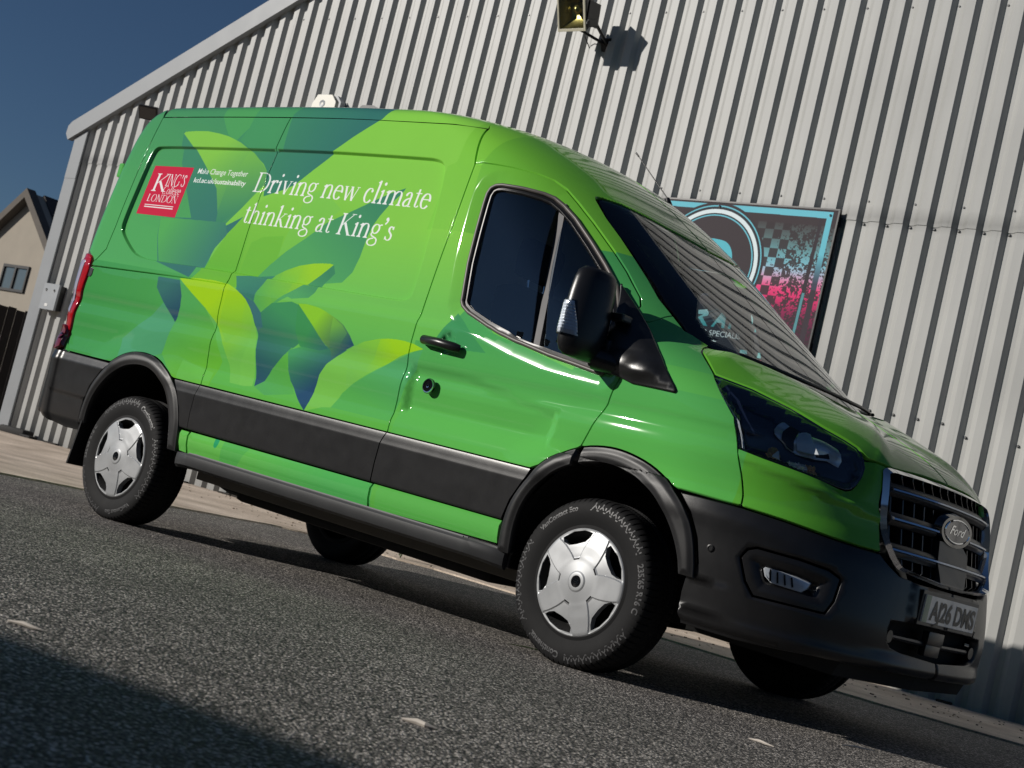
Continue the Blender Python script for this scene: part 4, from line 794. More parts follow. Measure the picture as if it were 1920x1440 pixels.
for s_ in (-.016, -.026): strip_on_body([(p[0]+s_*-.6, p[1]+s_*.3) for p in [(.335,1.292),(.458,1.19),(.515,1.14),(.566,1.04)]], .002, 0, 'lamp_edge_line', M_REFL, van, off=-.012)
panel('headlight', HL, M_LENS, van, step=.02, off=.002, gap=.002, rim=.012, mirror=M_LENS)
# --- glazing
ws = WS_BOT+[(float(Xmid(z)), z) for z in (1.5, 1.6, 1.7, 1.8, 1.9)]+WS_TOP[::-1]+WS_EDGE[1:-1]
_wb = np.array([p for p in WS_BOT+WS_TOP[::-1]+WS_EDGE[1:-1]]); _wp = P(_wb[:, 0], _wb[:, 1]); _wp = _wp[(_wb[:, 1] > 1.47) | (np.abs(_wp[:, 1]) > .6)]
_wp = np.concatenate([_wp]+[P(np.array([Xmid(z)]), np.array([z])) for z in (1.52, 1.6, 1.75, 1.9)]*2)
def _wt(y, z): y2 = y*y; return np.stack([np.ones_like(y), z, y2, y2*z, y2*y2], -1)
WSC = np.linalg.lstsq(_wt(_wp[:, 1], _wp[:, 2]), _wp[:, 0], rcond=None)[0]
def glass_sheet(o, off):
    me = o.data; V = np.empty(len(me.vertices)*3); me.vertices.foreach_get('co', V); V = V.reshape(-1, 3); y, z = V[:, 1], V[:, 2]
    V[:, 0] = _wt(y, z) @ WSC; e = 1e-3; gy_ = (_wt(y+e, z)-_wt(y-e, z)) @ WSC/(2*e); gz_ = (_wt(y, z+e)-_wt(y, z-e)) @ WSC/(2*e)
    n = np.stack([np.ones_like(y), -gy_, -gz_], 1); n /= np.linalg.norm(n, axis=1)[:, None]; V += n*off
    me.vertices.foreach_set('co', V.ravel()); me.update(); me.normals_split_custom_set_from_vertices([tuple(q) for q in n])
windscreen = panel('windscreen', ws, M_WGLASS, van, step=.03, zs=.018, off=-.006, gap=.002, rim=.006, mirror=M_WGLASS)
for o in list(van.children):
    if o.name.startswith('windscreen'): glass_sheet(o, -.004)
ws_loop = np.array(ws); ws_in = inset(ws_loop if area(ws_loop) > 0 else ws_loop[::-1], .045)
keep = ws_in[:, 0] < Xmid(ws_in[:, 1])-.01
def band(poly, nm, m, off): panel(nm, poly, m, van, step=.04, off=off, gap=0, rim=.003, mirror=m)
def offline(line, d):
    p = np.array(line, float); t = np.gradient(p, axis=0); t /= np.linalg.norm(t, axis=1)[:, None]; return p+np.stack([-t[:, 1], t[:, 0]], 1)*d
fe = WS_EDGE; fi = [(a+w*.75, b+w*.40) for (a, b), w in zip(fe, (.02, .03, .05, .055, .06, .065, .07, .075, .08, .085))]
band([tuple(p) for p in fe]+[tuple(p) for p in fi][::-1], 'glass_frit', M_GLOSSB, -.010)
band(WS_BOT+[(float(Xmid(1.43)),1.430),(.70,1.43),(.53,1.442),(.36,1.462),(.20,1.485),(.12,1.495)], 'glass_frit', M_GLOSSB, -.010)
band(WS_TOP+[(float(Xmid(1.985)),1.985),(-.17,1.992),(-.35,2.004),(-.45,2.018),(-.575,2.034),(-.64,2.03)], 'glass_frit', M_GLOSSB, -.010)
for o in list(van.children):
    if o.name.startswith('glass_frit'): glass_sheet(o, -.009)
band([(.182,1.444),(.35,1.424),(.53,1.402),(.70,1.388),(float(Xmid(1.386)),1.386),(float(Xmid(1.365)),1.365),(.70,1.367),(.531,1.380),(.358,1.402),(.186,1.426)], 'cowl', M_BLACK, -.012)
strip_on_body([(.30,1.432),(.62,1.41),(.95,1.405),(1.2,1.42)], .009, 0, 'wiper', M_BLACK, van, off=.012)
strip_on_body([(1.16,1.40),(1.3,1.44),(1.5,1.52)], .009, 0, 'wiper', M_BLACK, van, off=.012)
wl_ = _win; wseal = inset(wl_, .002)
def seal(): 
    n = len(wseal); a = dens(wseal, .03); 
    c = at(a[:, 0], a[:, 1], -.011)
    for s in (1, -1): MB().tube([tuple(v*np.array([1, s, 1])) for v in np.concatenate([c, c[:1]])], .010, 8, cap=False).build('window_seal', M_TRIM, van, smooth=True, sharp=80)
seal()
wi = inset(wl_, .006)
panel('window_reveal', wi, M_BLACK, van, holes=[inset(wl_, .024)[::-1]], step=.03, off=-.016, gap=0, rim=.02, mirror=M_BLACK)
fGl = pchip([1.1,1.2,1.45,1.7,2.0,2.1], [1.028,1.019,.997,.969,.932,.918])
def d_flat(X, z): return fGl(z)-fB(z)
split_f = lambda p: p[0] - (-.744+(.205/.685)*(1.96-p[1]))    # sign: ahead of / behind the divider bar
wg = dens(inset(wl_, .020), .03)
rearp = [tuple(p) for p in wg if split_f(p) < -.016]; frontp = [tuple(p) for p in wg if split_f(p) > .016]
panel('door_glass', rearp, M_SGLASS, van, step=.05, off=-.030, gap=0, rim=.004, disp=d_flat, mirror=M_SGLASS)
panel('quarter_glass', frontp, M_SGLASS, van, step=.05, off=-.028, gap=0, rim=.004, disp=d_flat, mirror=M_SGLASS)
for s in (1, -1):
    a_, b_ = at(-.748,1.972,-.014), at(-.540,1.262,-.022); a_ = Vector((a_[0], s*a_[1], a_[2])); b_ = Vector((b_[0], s*b_[1], b_[2])); t_ = (b_-a_).normalized(); n_ = Vector((0, -s, .1)); n_ = (n_-t_*n_.dot(t_)).normalized(); q_ = t_.cross(n_)
    MB().add([e+q_*w+n_*d for e in (a_, b_) for w, d in ((-.017, 0), (.017, 0), (.017, -.03), (-.017, -.03))], [(0, 1, 5, 4), (1, 2, 6, 5), (2, 3, 7, 6), (3, 0, 4, 7), (0, 3, 2, 1), (4, 5, 6, 7)]).build('window_bar', M_BAR, van)
# --- mirror foot and mirrors
TR = [(-.286,1.626),(-.136,1.516),(-.019,1.424),(.111,1.319),(.236,1.212),(.250,1.196),(.246,1.184),(.16,1.186),(.034,1.188),(-.029,1.203),(-.209,1.226),(-.225,1.25),(-.20,1.33),(-.19,1.42),(-.205,1.48),(-.235,1.54)]
panel('mirror_foot', TR, M_PLAST, van, step=.02, off=.012, gap=0, rim=.03, bev=.006, disp=lambda X, z: .012*sstep(0, .05, pdist(np.stack([X, z], 1), np.array(TR)))+.014*sstep(.09, .02, np.hypot((X-.06)*.8, (z-1.25)*1.8)), mirror=M_PLAST)
def mirror(sg):
    secs = [(1.228,.45,.70),(1.245,.74,.86),(1.27,.92,.95),(1.32,1,1),(1.42,1,.98),(1.50,.97,.95),(1.56,.90,.90),(1.595,.80,.82),(1.615,.58,.62)]
    base = [(-.205,-1.275),(-.17,-1.272),(-.125,-1.235),(-.100,-1.17),(-.095,-1.10),(-.115,-1.062),(-.160,-1.050),(-.215,-1.055),(-.225,-1.10),(-.222,-1.20),(-.218,-1.262)]
    c0 = np.array([-.165, -1.15]); V = []; F = []; n = len(base)
    sb = smooth(base, 2); n = len(sb)
    for z, sx, sy in secs:
        for p in sb: q = c0+(p-c0)*[sx, sy]; V.append((q[0]-(z-1.42)*.06, -sg*(q[1]+(z-1.42)*.06), z))
    for i in range(len(secs)-1):
        for k in range(n): F.append((i*n+k, i*n+(k+1) % n, (i+1)*n+(k+1) % n, (i+1)*n+k))
    F += [tuple(range(n)), tuple((len(secs)-1)*n+k for k in range(n))]
    m = MB().add(V, F).build('wing_mirror', M_PLAST, van, smooth=True, sharp=55)
    s = -sg
    MB().tube([(-.13, s*-1.09, 1.255), (-.04, s*-1.05, 1.245), (.06, s*-1.0, 1.240)], [.05, .045, .05], 12).box((-.12, s*-1.06, 1.285), (.10, .06, .12), bev=.02).build('mirror_arm', M_PLAST, m, smooth=True, sharp=50); MB().box((-.09, s*-1.04, 1.445), (.08, .07, .035), bev=.01).build('mirror_arm', M_PLAST, m)
    # clear indicator on the outer corner
    def ind(name, m_, grow, rib, zz):
        pts = np.array([(-.2225,-1.246),(-.2205,-1.266),(-.210,-1.277),(-.192,-1.279),(-.174,-1.275),(-.156,-1.263),(-.140,-1.248),(-.129,-1.236)]); IV = []; IF = []; n = len(pts)
        for r, z in enumerate(zz):
            tt = (z-zz[0])/(zz[-1]-zz[0]); end = min(1., min(tt, 1-tt)*9+.0); hi = 7-2.6*tt
            for i in range(n):
                u = i/(n-1)*hi; x = np.interp(u, range(n), pts[:, 0]); y = np.interp(u, range(n), pts[:, 1]); e = min(1, min(i, n-1-i)*1.5) if grow > 0 else 1
                q = c0+(np.array([x, y])-c0)*(.985+grow*end*e+(rib if r % 2 else 0)*end); IV.append((q[0]-(z-1.42)*.06, -sg*(q[1]+(z-1.42)*.06), z))
        for r in range(len(zz)-1):
            for k in range(n-1): IF.append((r*n+k, r*n+k+1, (r+1)*n+k+1, (r+1)*n+k))
        return MB().add(IV, IF).build(name, m_, m, smooth=rib == 0, sharp=60)
    ind('indicator_reflector', M_REFL, .026, .012, np.linspace(1.312, 1.452, 23))
    ind('mirror_indicator', M_LENS, .055, 0, np.linspace(1.304, 1.462, 10))
    MB().add([(-.2285-(z-1.42)*.06, s*y-sg*(z-1.42)*.06, z) for y, z in ((-1.245,1.27),(-1.06,1.27),(-1.06,1.58),(-1.22,1.58))], [(0, 1, 2, 3)]).build('mirror_glass', M_CHROME, m); return m
mirror(-1).location = (-.04, .045, .008); mirror(1).location = (-.07, -.10, -.05)
# --- handles, lock, tail lamps, bumper
for s in (-1, 1):
    a = [at(-1.188,1.207,.012), at(-1.17,1.206,.030), at(-1.06,1.203,.042), at(-.965,1.196,.034), at(-.948,1.195,.014)]
    MB().tube([(p[0], p[1]*-s, p[2]) for p in a], [.017, .022, .022, .022, .018], 12).build('door_handle', M_PLAST, van, smooth=True, sharp=70)
c = at(-1.091,1.002,.0)
lk = MB().lathe([(.036,.0),(.036,-.008),(.030,-.012),(.028,-.010),(0,-.010)], 28, Matrix.Translation(tuple(c))).build('lock_cover', M_GLOSSB, van, smooth=True)
MB().lathe([(.034,-.009),(.032,-.014),(.028,-.0135)], 28, Matrix.Translation(tuple(c))).lathe([(.010,-.011),(.009,-.014),(.005,-.0135)], 14, Matrix.Translation(tuple(c))).build('lock_ring', M_CHROME, lk, smooth=True)
TLP = [(-4.046,1.272),(-4.075,1.33),(-4.14,1.352),(-4.20,1.345),(-4.24,1.1),(-4.24,.76),(-4.092,.758),(-4.096,.85),(-4.086,.95),(-4.066,1.10),(-4.049,1.213)]
tl = panel('tail_light', [tuple(q) for q in smooth(TLP, 1)], M_RED, van, step=.012, off=.014, gap=.001, rim=.03, bev=.006, mirror=M_RED)
on_body('tail_light_clear', [(-4.10,1.30),(-4.16,1.30),(-4.17,1.0),(-4.12,.98)][::-1], M_CLEART, .0175)
on_body('tail_light_bulge', [(-4.092,.770),(-4.098,.87),(-4.12,.905),(-4.17,.91),(-4.20,.86),(-4.20,.765),(-4.14,.75)][::-1], mat('deep_red_lens', (.16, .004, .008), .1, coat=1.), .034, rim=.05, step=.015)
panel('tail_light_foot', [(-4.046,1.270),(-4.012,1.262),(-4.012,1.225),(-4.022,1.212),(-4.05,1.213)], M_BLACK, van, step=.02, off=.004, gap=0, rim=.01, mirror=M_BLACK)
RBP = [(-4.20,.758),(-3.565,.752),(-3.632,.692),(-3.712,.59),(-3.747,.47),(-3.752,.372),(-3.747,.325),(-3.927,.318),(-4.083,.330),(-4.14,.345),(-4.20,.40)]
def d_rb(X, z):
    side = .020*np.clip((.754-z)/.05, 0, 1)+.016*sstep(-4.06, -4.10, X)
    return side+.006*sstep(.012, 0, np.abs(z-.518))*sstep(-4.11, -4.09, X)-.022*sstep(.385, .33, z)
panel('rear_bumper', RBP[::-1], M_PLAST, van, step=.03, zs=.018, disp=d_rb, rim=.04, bev=.006, mirror=M_PLAST)
MB().box((-4.235, 0, .56), (.10, 1.9, .40), bev=.03).box((-4.29, 0, .40), (.14, 1.7, .05), bev=.015).box((-4.30, -.80, .68), (.03, .08, .10), bev=.01).build('rear_bumper_centre', M_PLAST, van)
for s in (-1, 1):
    MB().box((-3.725, s*-.88, .30), (.012, .24, .34), Matrix.Rotation(.12, 3, 'Y')).build('mud_flap', M_BLACK, van)
    hq = at(-4.215, 1.93, .006); MB().box((hq[0], -s*hq[1], hq[2]), (.05, .04, .09), bev=.012).build('door_hinge', M_GREEN, van)
# aerial on the cab roof
MB().tube([(-1.11, .42, 2.33), (-1.13, .42, 2.37)], [.022, .012], 10).tube([(-1.13, .42, 2.37), (-1.405, .42, 2.60)], [.0035, .0025], 8).tube([(-1.395, .42, 2.592), (-1.42, .42, 2.612)], .005, 8).build('aerial', M_BLACK, van, smooth=True, sharp=60)
# --- cab interior
MB().box((-1.27, 0, 1.45), (.03, 1.7, 1.35)).build('bulkhead', M_BULK, van)
for y in (-.48, .40):
    st = MB().box((-.78, y, .92), (.52, .50, .16), bev=.05).box((-1.02, y, 1.28), (.16, .48, .64), Matrix.Rotation(-.18, 3, 'Y'), bev=.06).build('cab_seat', M_SEAT, van, smooth=True, sharp=50)
    MB().box((-1.10, y, 1.745), (.11, .27, .20), bev=.05).build('headrest', M_SEAT, st, smooth=True, sharp=50)
    MB().tube([(-1.085, y-.06, 1.60), (-1.095, y-.06, 1.67)], .007, 8).tube([(-1.085, y+.06, 1.60), (-1.095, y+.06, 1.67)], .007, 8).build('headrest_post', M_CHROME, st)
MB().box((.12, 0, 1.17), (.55, 1.64, .30), bev=.06).box((-.05, -.40, 1.33), (.22, .42, .10), bev=.04).build('dashboard', M_INT, van, smooth=True, sharp=50)
sw = MB(); sw.tube([(-.28+.19*.45*math.cos(t)*-1, -.42+.19*math.sin(t), 1.28+.19*.89*math.cos(t)) for t in np.linspace(0, 2*math.pi, 25)], .014, 8, cap=False).tube([(-.28, -.60, 1.28), (-.26, -.42, 1.27), (-.28, -.24, 1.28)], .016, 8).build('steering_wheel', M_BLACK, van, smooth=True)
MB().box((-.88, 0, .62), (.74, 1.7, .10)).box((-.2, 0, .95), (.7, 1.5, .06)).build('cab_floor', M_DARK, van)
# --- wheels
def tyre_mesh():
    half = [(.207,.095),(.212,.104),(.225,.108),(.238,.104),(.262,.112),(.285,.1165),(.305,.1165),(.322,.1125),(.334,.1075),(.342,.1005),(.348,.090),(.3525,.078),(.3545,.066),(.3555,.054)]
    mid = [.050,.046,.042,.030,.026,.022,.006,.002]
    prof = [(r, -w, 0) for r, w in half]+[(.3558, -w, (1 if .040 < w < .047 or .021 < w < .027 else 0)) for w in mid]
    prof = prof+[(r, -w, g) for r, w, g in prof[::-1]]
    nb = 76; per = 8; n = nb*per; V = []; F = []; m = len(prof)
    for i in range(n):
        t = 2*math.pi*i/n; ph = i % per; b = (i//per)
        for (r, w, g) in prof:
            rr = r; aw = abs(w)
            if g: rr -= .008
            elif .0525 < aw < .102 and ph in (0,): rr -= .007*(1 if aw < .095 else .6)
            elif aw <= .05 and ph in (0, 4): rr -= .0025
            if .3 < r < .343 and aw > .099 and ph in (0, 1): rr -= .0015
            V.append((rr*math.cos(t+.10*min(aw, .06)*math.copysign(1, w)), w, rr*math.sin(t+.10*min(aw, .06)*math.copysign(1, w))))
    for i in range(n):
        j = (i+1) % n
        for q in range(m-1): F.append((i*m+q, i*m+q+1, j*m+q+1, j*m+q))
    return V, F
def ring_text(body, ang, r, size, wside, flip=False):
    V, T = text2d(body, .03); V = V*size; V = V-[(V[:, 0].min()+V[:, 0].max())/2, 0]
    a = ang-(V[:, 0]/(r+.012))*1.0; rr = r+V[:, 1]
    out = [(q*math.cos(t), wside(q), q*math.sin(t)) for t, q in zip(a, rr)]
    return out, [tuple(t) for t in T]
def wside(r): return -np.interp(r, [.207,.212,.225,.238,.262,.285,.305,.322,.334,.342], [.095,.104,.108,.104,.112,.1165,.1165,.1125,.1075,.1005])-.0009
def zigzag(a0, a1, n):
    mb = MB(); st = (a1-a0)/n
    for i in range(n):
        for (t0, r0), (t1, r1) in ((((0, .298)), ((.5, .322))), (((.5, .322)), ((1, .298))), (((0, .298)), ((0, .324))), (((.5, .322)), ((.5, .334)))):
            p = [a0+st*(i+t0), a0+st*(i+t1)]; V = []
            for t, r in ((p[0], r0), (p[1], r1)):
                for d in (-.0030, .0030): tt = t+d/r*(1 if r0 != r1 else 1); V.append((r*math.cos(tt), wside(r), r*math.sin(tt)))
            mb.add(V, [(0, 1, 3, 2)])
    return mb
def hubcap_mesh():
    loops = [np.array([(.228*math.cos(t), .228*math.sin(t)) for t in np.linspace(0, 2*math.pi, 96, endpoint=False)])]
    A5 = [2*math.pi*k/5 for k in range(5)]
    def pol(r, a): return (r*math.cos(a), r*math.sin(a))
    wins = []
    for a in A5:
        D_ = math.radians
        w = [pol(.166, a-D_(14)), pol(.157, a+D_(2)), pol(.164, a+D_(15)), pol(.190, a+D_(22)), pol(.210, a+D_(21)), pol(.214, a+D_(5)), pol(.214, a-D_(10)), pol(.210, a-D_(22)), pol(.188, a-D_(20))]
        wins.append(dens(w, .012)[::-1])
        s = [pol(.092, a-D_(9)), pol(.092, a+D_(9)), pol(.0985, a+D_(9.5)), pol(.0985, a-D_(9.5))]; wins.append(dens(s, .008)[::-1])
    pts = []
    for r in np.concatenate([np.linspace(.01, .10, 14), np.linspace(.104, .225, 22)]):
        k = max(12, int(2*math.pi*r/.008)); pts += [pol(r, 2*math.pi*i/k) for i in range(k)]
    WR = ([.085,.10,.15,.21], [7, 9, 17, 25])
    for a in A5:
        for r in np.arange(.100, .212, .005):
            hwid = math.radians(np.interp(r, *WR))
            for s in (-1, 1):
                for dl in (-.003, 0, .003): pts.append(pol(r, a+s*(hwid+dl/r)))
    pts = np.array(pts); ok = np.ones(len(pts), bool)
    for w in wins: ok &= ~inpoly(pts, w) & (pdist(pts, w) > .003)
    q, T = cdt([l for l in loops]+wins, pts[ok])
    r = np.hypot(q[:, 0], q[:, 1]); an = np.arctan2(q[:, 1], q[:, 0])
    h = np.interp(r, [0,.034,.038,.044,.090,.096,.150,.205,.217,.228], [.031,.031,.030,.0265,.022,.022,.018,.012,.010,.0])
    da = np.min([np.abs((an-a+math.pi) % (2*math.pi)-math.pi) for a in A5], axis=0)
    width = np.radians(np.interp(r, *WR))
    h = h-.0042*sstep(-.002, .002, (width-da)*r)*sstep(.094, .102, r)*sstep(.222, .214, r)
    fac = np.sign((an*5/math.pi) % 2-1); h = h+.0008*np.cos(an*5)*sstep(.09, .12, r)
    V = [(a, -b, c) for (a, c), b in zip(q, h)]; F = [tuple(t)[::-1] for t in T]
    # returns round windows and rim
    k0 = 0; V = [tuple(v) for v in V]
    for lp in loops+wins:
        n = len(lp); base = len(V); dpt = .030
        for i in range(n): x, y, z = V[k0+i]; V.append((x*.985 if lp is loops[0] else x, y+dpt, z*.985 if lp is loops[0] else z))
        for i in range(n): j = (i+1) % n; F.append((k0+i, k0+j, base+j, base+i))
        k0 += n
    return V, F
TV, TF = tyre_mesh(); HV, HF = hubcap_mesh(); wheels = []
def make_wheel(loc, hub_rot, tyre_rot, side):
    w = MB().lathe([(.0,-.045),(.10,-.050),(.13,-.03),(.16,-.045),(.19,-.05),(.205,-.095),(.213,-.105),(.216,-.100),(.205,-.08),(.195,0),(.205,.09),(.213,.104)], 40)
    w = w.build('wheel', M_DARK, van, smooth=True, sharp=60); w.location = loc; w.rotation_euler = (0, 0, math.pi if side > 0 else 0); return w
parts = {}
for (wx, wy, hr, tr, side) in ((0., -.87, math.radians(-110), 0., -1), (-3.3, -.87, math.radians(-95), math.radians(-165), -1), (0., .87, .3, 1., 1), (-3.3, .87, .9, 2., 1)):
    w = make_wheel(toB((wx, wy, .347)), hr, tr, side)
    if not parts:
        t = MB().add(TV, TF).build('tyre', M_RUBBER, w, smooth=True, sharp=30)
        lts = []
        for body, ang, size in (('VanContact Eco', math.radians(128), .032), ('235/65 R16 C', math.radians(8), .036), ('Continental', math.radians(252), .038)): lts.append(MB().add(*ring_text(body, ang, .297, size, wside)).build('tyre_lettering', M_RUBL, w))
        zz = MB()
        for a0, a1 in ((35, 96), (160, 225), (275, 335)): m_ = zigzag(math.radians(a0), math.radians(a1), 9); zz.add(m_.V, m_.F)
        zg = tag(zz.build('tyre_pattern', M_RUBL, w), kind='stuff')
        h = MB().add(HV, HF).build('hubcap', M_SILVER, w, smooth=True, sharp=16)
        cc = MB().lathe([(.0265,-.132),(.025,-.1345),(0,-.1352)], 28).build('centre_cap', M_GLOSSB, w, smooth=True)
        e5 = MB(); o_ = [(  .020*math.cos(t), -.1360, .0092*math.sin(t)) for t in np.linspace(0, 2*math.pi, 24, endpoint=False)]; i_ = [(.0188*math.cos(t), -.1360, .0080*math.sin(t)) for t in np.linspace(0, 2*math.pi, 24, endpoint=False)]
        e5.add(o_+i_, [(k, (k+1) % 24, 24+(k+1) % 24, 24+k) for k in range(24)]); Vt, Tt = fit_text('Ford', -.013, .013, -.0035, .0072, .01, .3); e5.add([(a, -.1362, b) for a, b in Vt], Tt)
        cb = e5.build('centre_cap_badge', M_CHROME, w)
        parts = dict(tyre=t, lett=lts[0], lett2=lts[1], lett3=lts[2], zig=zg, hub=h, cap=cc, badge=cb)
        sub = list(parts.items())
    else:
        sub = []
        for k, o in parts.items(): c = o.copy(); COL.objects.link(c); c.parent = w; sub.append((k, c))
    for k, o in sub:
        if k == 'hub': o.location = (0, -.103, 0); o.rotation_euler = (0, hr, 0)
        elif k in ('tyre', 'lett', 'lett2', 'lett3', 'zig'): o.rotation_euler = (0, tr, 0)

# ------------------------------------------------------------------ setting: ground
WA = np.array([-9.45149, 4.21715]); WANG = .053177; WD = np.array([math.cos(WANG), math.sin(WANG)]); WNRM = np.array([-WD[1], WD[0]])
def wp(s, z, off=0.):
    """point on the warehouse wall: s along it, z up, off towards the viewer"""
    q = WA+WD*s-WNRM*off; return (float(q[0]), float(q[1]), float(z))
def gz(x, y):
    x = np.asarray(x, float); y = np.asarray(y, float)
    wally = WA[1]+(x-WA[0])*math.tan(WANG); base = np.clip(.075-.0106*(x+11.2), -.035, .082)
    return base*sstep(1.9, wally-.5, y)
def mat_asphalt():
    m, N_, L_, b = nt('worn_asphalt'); tc = N_.new('ShaderNodeTexCoord')
    def vor(s, f='F1'): v = N_.new('ShaderNodeTexVoronoi'); v.inputs['Scale'].default_value = s; L_.new(tc.outputs['Object'], v.inputs['Vector']); return v
    def noi(s, d=4, r=.6): v = N_.new('ShaderNodeTexNoise'); v.inputs['Scale'].default_value = s; v.inputs['Detail'].default_value = d; v.inputs['Roughness'].default_value = r; L_.new(tc.outputs['Object'], v.inputs['Vector']); return v
    v1 = vor(108); v2 = vor(210)
    r1 = N_.new('ShaderNodeValToRGB'); e = r1.color_ramp.elements; e[0].position = 0; e[0].color = (.05, .047, .043, 1); e[1].position = 1; e[1].color = (1.0, .92, .83, 1)
    k = e.new(.45); k.color = (.22, .20, .18, 1); k = e.new(.75); k.color = (.46, .42, .375, 1)
    sep = N_.new('ShaderNodeSeparateColor'); L_.new(v1.outputs['Color'], sep.inputs[0]); L_.new(sep.outputs[0], r1.inputs[0])
    r2 = N_.new('ShaderNodeMapRange'); r2.inputs['From Min'].default_value = .25; r2.inputs['From Max'].default_value = .75; r2.inputs['To Min'].default_value = 1.; r2.inputs['To Max'].default_value = .10; L_.new(v1.outputs['Distance'], r2.inputs['Value'])
    n1 = noi(.9, 6); r3 = N_.new('ShaderNodeMapRange'); r3.inputs['From Min'].default_value = .3; r3.inputs['From Max'].default_value = .7; r3.inputs['To Min'].default_value = .72; r3.inputs['To Max'].default_value = 1.22; L_.new(n1.outputs['Fac'], r3.inputs['Value'])
    n2 = noi(9, 3); r4 = N_.new('ShaderNodeMapRange'); r4.inputs['From Min'].default_value = .3; r4.inputs['From Max'].default_value = .7; r4.inputs['To Min'].default_value = .82; r4.inputs['To Max'].default_value = 1.15; L_.new(n2.outputs['Fac'], r4.inputs['Value'])
    m1 = N_.new('ShaderNodeMath'); m1.operation = 'MULTIPLY'; L_.new(r2.outputs[0], m1.inputs[0]); L_.new(r3.outputs[0], m1.inputs[1])
    m2 = N_.new('ShaderNodeMath'); m2.operation = 'MULTIPLY'; L_.new(m1.outputs[0], m2.inputs[0]); L_.new(r4.outputs[0], m2.inputs[1])
    mx = N_.new('ShaderNodeMix'); mx.data_type = 'RGBA'; mx.blend_type = 'MULTIPLY'; mx.inputs[0].default_value = 1; L_.new(r1.outputs[0], mx.inputs[6]); L_.new(m2.outputs[0], mx.inputs[7]); L_.new(mx.outputs[2], b.inputs['Base Color'])
    b.inputs['Roughness'].default_value = .82
    ad = N_.new('ShaderNodeMath'); ad.operation = 'SUBTRACT'; ad.inputs[0].default_value = .6; L_.new(v1.outputs['Distance'], ad.inputs[1])
    a2 = N_.new('ShaderNodeMath'); a2.operation = 'MULTIPLY_ADD'; L_.new(sep.outputs[1], a2.inputs[0]); a2.inputs[1].default_value = .5; L_.new(ad.outputs[0], a2.inputs[2])
    bp = N_.new('ShaderNodeBump'); bp.inputs['Strength'].default_value = .9; bp.inputs['Distance'].default_value = .006; L_.new(a2.outputs[0], bp.inputs['Height']); L_.new(bp.outputs[0], b.inputs['Normal'])
    return m
def mat_concrete():
    m, N_, L_, b = nt('sandy_concrete'); tc = N_.new('ShaderNodeTexCoord')
    n1 = N_.new('ShaderNodeTexNoise'); n1.inputs['Scale'].default_value = 1.7; n1.inputs['Detail'].default_value = 8; n2 = N_.new('ShaderNodeTexNoise'); n2.inputs['Scale'].default_value = 70; n2.inputs['Detail'].default_value = 4
    for n in (n1, n2): L_.new(tc.outputs['Object'], n.inputs['Vector'])
    r = N_.new('ShaderNodeValToRGB'); e = r.color_ramp.elements; e[0].position = .3; e[0].color = (.44, .35, .27, 1); e[1].position = .72; e[1].color = (.80, .67, .55, 1); L_.new(n1.outputs['Fac'], r.inputs[0])
    mr = N_.new('ShaderNodeMapRange'); mr.inputs['From Min'].default_value = .3; mr.inputs['From Max'].default_value = .65; mr.inputs['To Min'].default_value = .72; mr.inputs['To Max'].default_value = 1.1; L_.new(n2.outputs['Fac'], mr.inputs['Value'])
    mx = N_.new('ShaderNodeMix'); mx.data_type = 'RGBA'; mx.blend_type = 'MULTIPLY'; mx.inputs[0].default_value = 1; L_.new(r.outputs[0], mx.inputs[6]); L_.new(mr.outputs[0], mx.inputs[7]); L_.new(mx.outputs[2], b.inputs['Base Color'])
    b.inputs['Roughness'].default_value = .9; bp = N_.new('ShaderNodeBump'); bp.inputs['Strength'].default_value = .5; bp.inputs['Distance'].default_value = .006; L_.new(n2.outputs['Fac'], bp.inputs['Height']); L_.new(bp.outputs[0], b.inputs['Normal'])
    return m
M_ASPH, M_CONC = mat_asphalt(), mat_concrete()
def ax(lo, hi, st, far): 
    a = list(np.arange(lo, hi+1e-6, st)); d = st
    l = lo; r = hi
    while r < far: d *= 1.6; l -= d; r += d; a = [l]+a+[r]
    return np.array(a)
gxs, gys = ax(-16, 8, .5, 350), ax(-8, 8, .25, 350); GX, GY = np.meshgrid(gxs, gys); GZ = gz(GX, GY); nx_, ny_ = len(gxs), len(gys)
und = .006*np.sin(GX*.9+GY*.3)*np.sin(GY*.7-GX*.2)*sstep(-7, -3, GY)*0
tag(mesh_obj('asphalt_ground', np.stack([GX, GY, GZ+und], -1).reshape(-1, 3), [(j*nx_+i, j*nx_+i+1, (j+1)*nx_+i+1, (j+1)*nx_+i) for j in range(ny_-1) for i in range(nx_-1)], M_ASPH, smooth=True), kind='structure')
ap = [(-5.0,-4.0),(-5.3,-1.5),(-5.47,-.34),(-5.52,.42),(-5.56,1.19),(-5.66,1.9),(-5.75,2.35),(-5.5,2.6),(-5.0,2.72),(-4.5,2.62),(-4.2,2.75),(-3.7,2.70),(-3.0,2.62),(-2.2,2.50),(-1.54,2.41),(-.9,2.25),(-.16,2.15),(.7,2.2),(3,2.3),(9,2.7),(9,5.3),(-13.2,4.12),(-30,3.2),(-30,-4.0)]
apd = dens(ap, .12); wob = rng.normal(0, .012, apd.shape); apd = apd+np.cumsum(wob, 0)*.0+wob*(np.abs(apd[:, :1]) < 12)
apd = apd if area(apd) > 0 else apd[::-1]
gpx, gpy = np.meshgrid(np.arange(-30, 9, .5), np.arange(-4, 5.4, .4)); gp = np.stack([gpx.ravel(), gpy.ravel()], 1); gp = gp[inpoly(gp, apd)]; gp = gp[pdist(gp, apd) > .1]
q, T = cdt([apd], gp); zc = gz(q[:, 0], q[:, 1])+.012; nA = len(apd)
V = [(a, b, c) for (a, b), c in zip(q, zc)]; V += [(q[i, 0], q[i, 1], zc[i]-.05) for i in range(nA)]
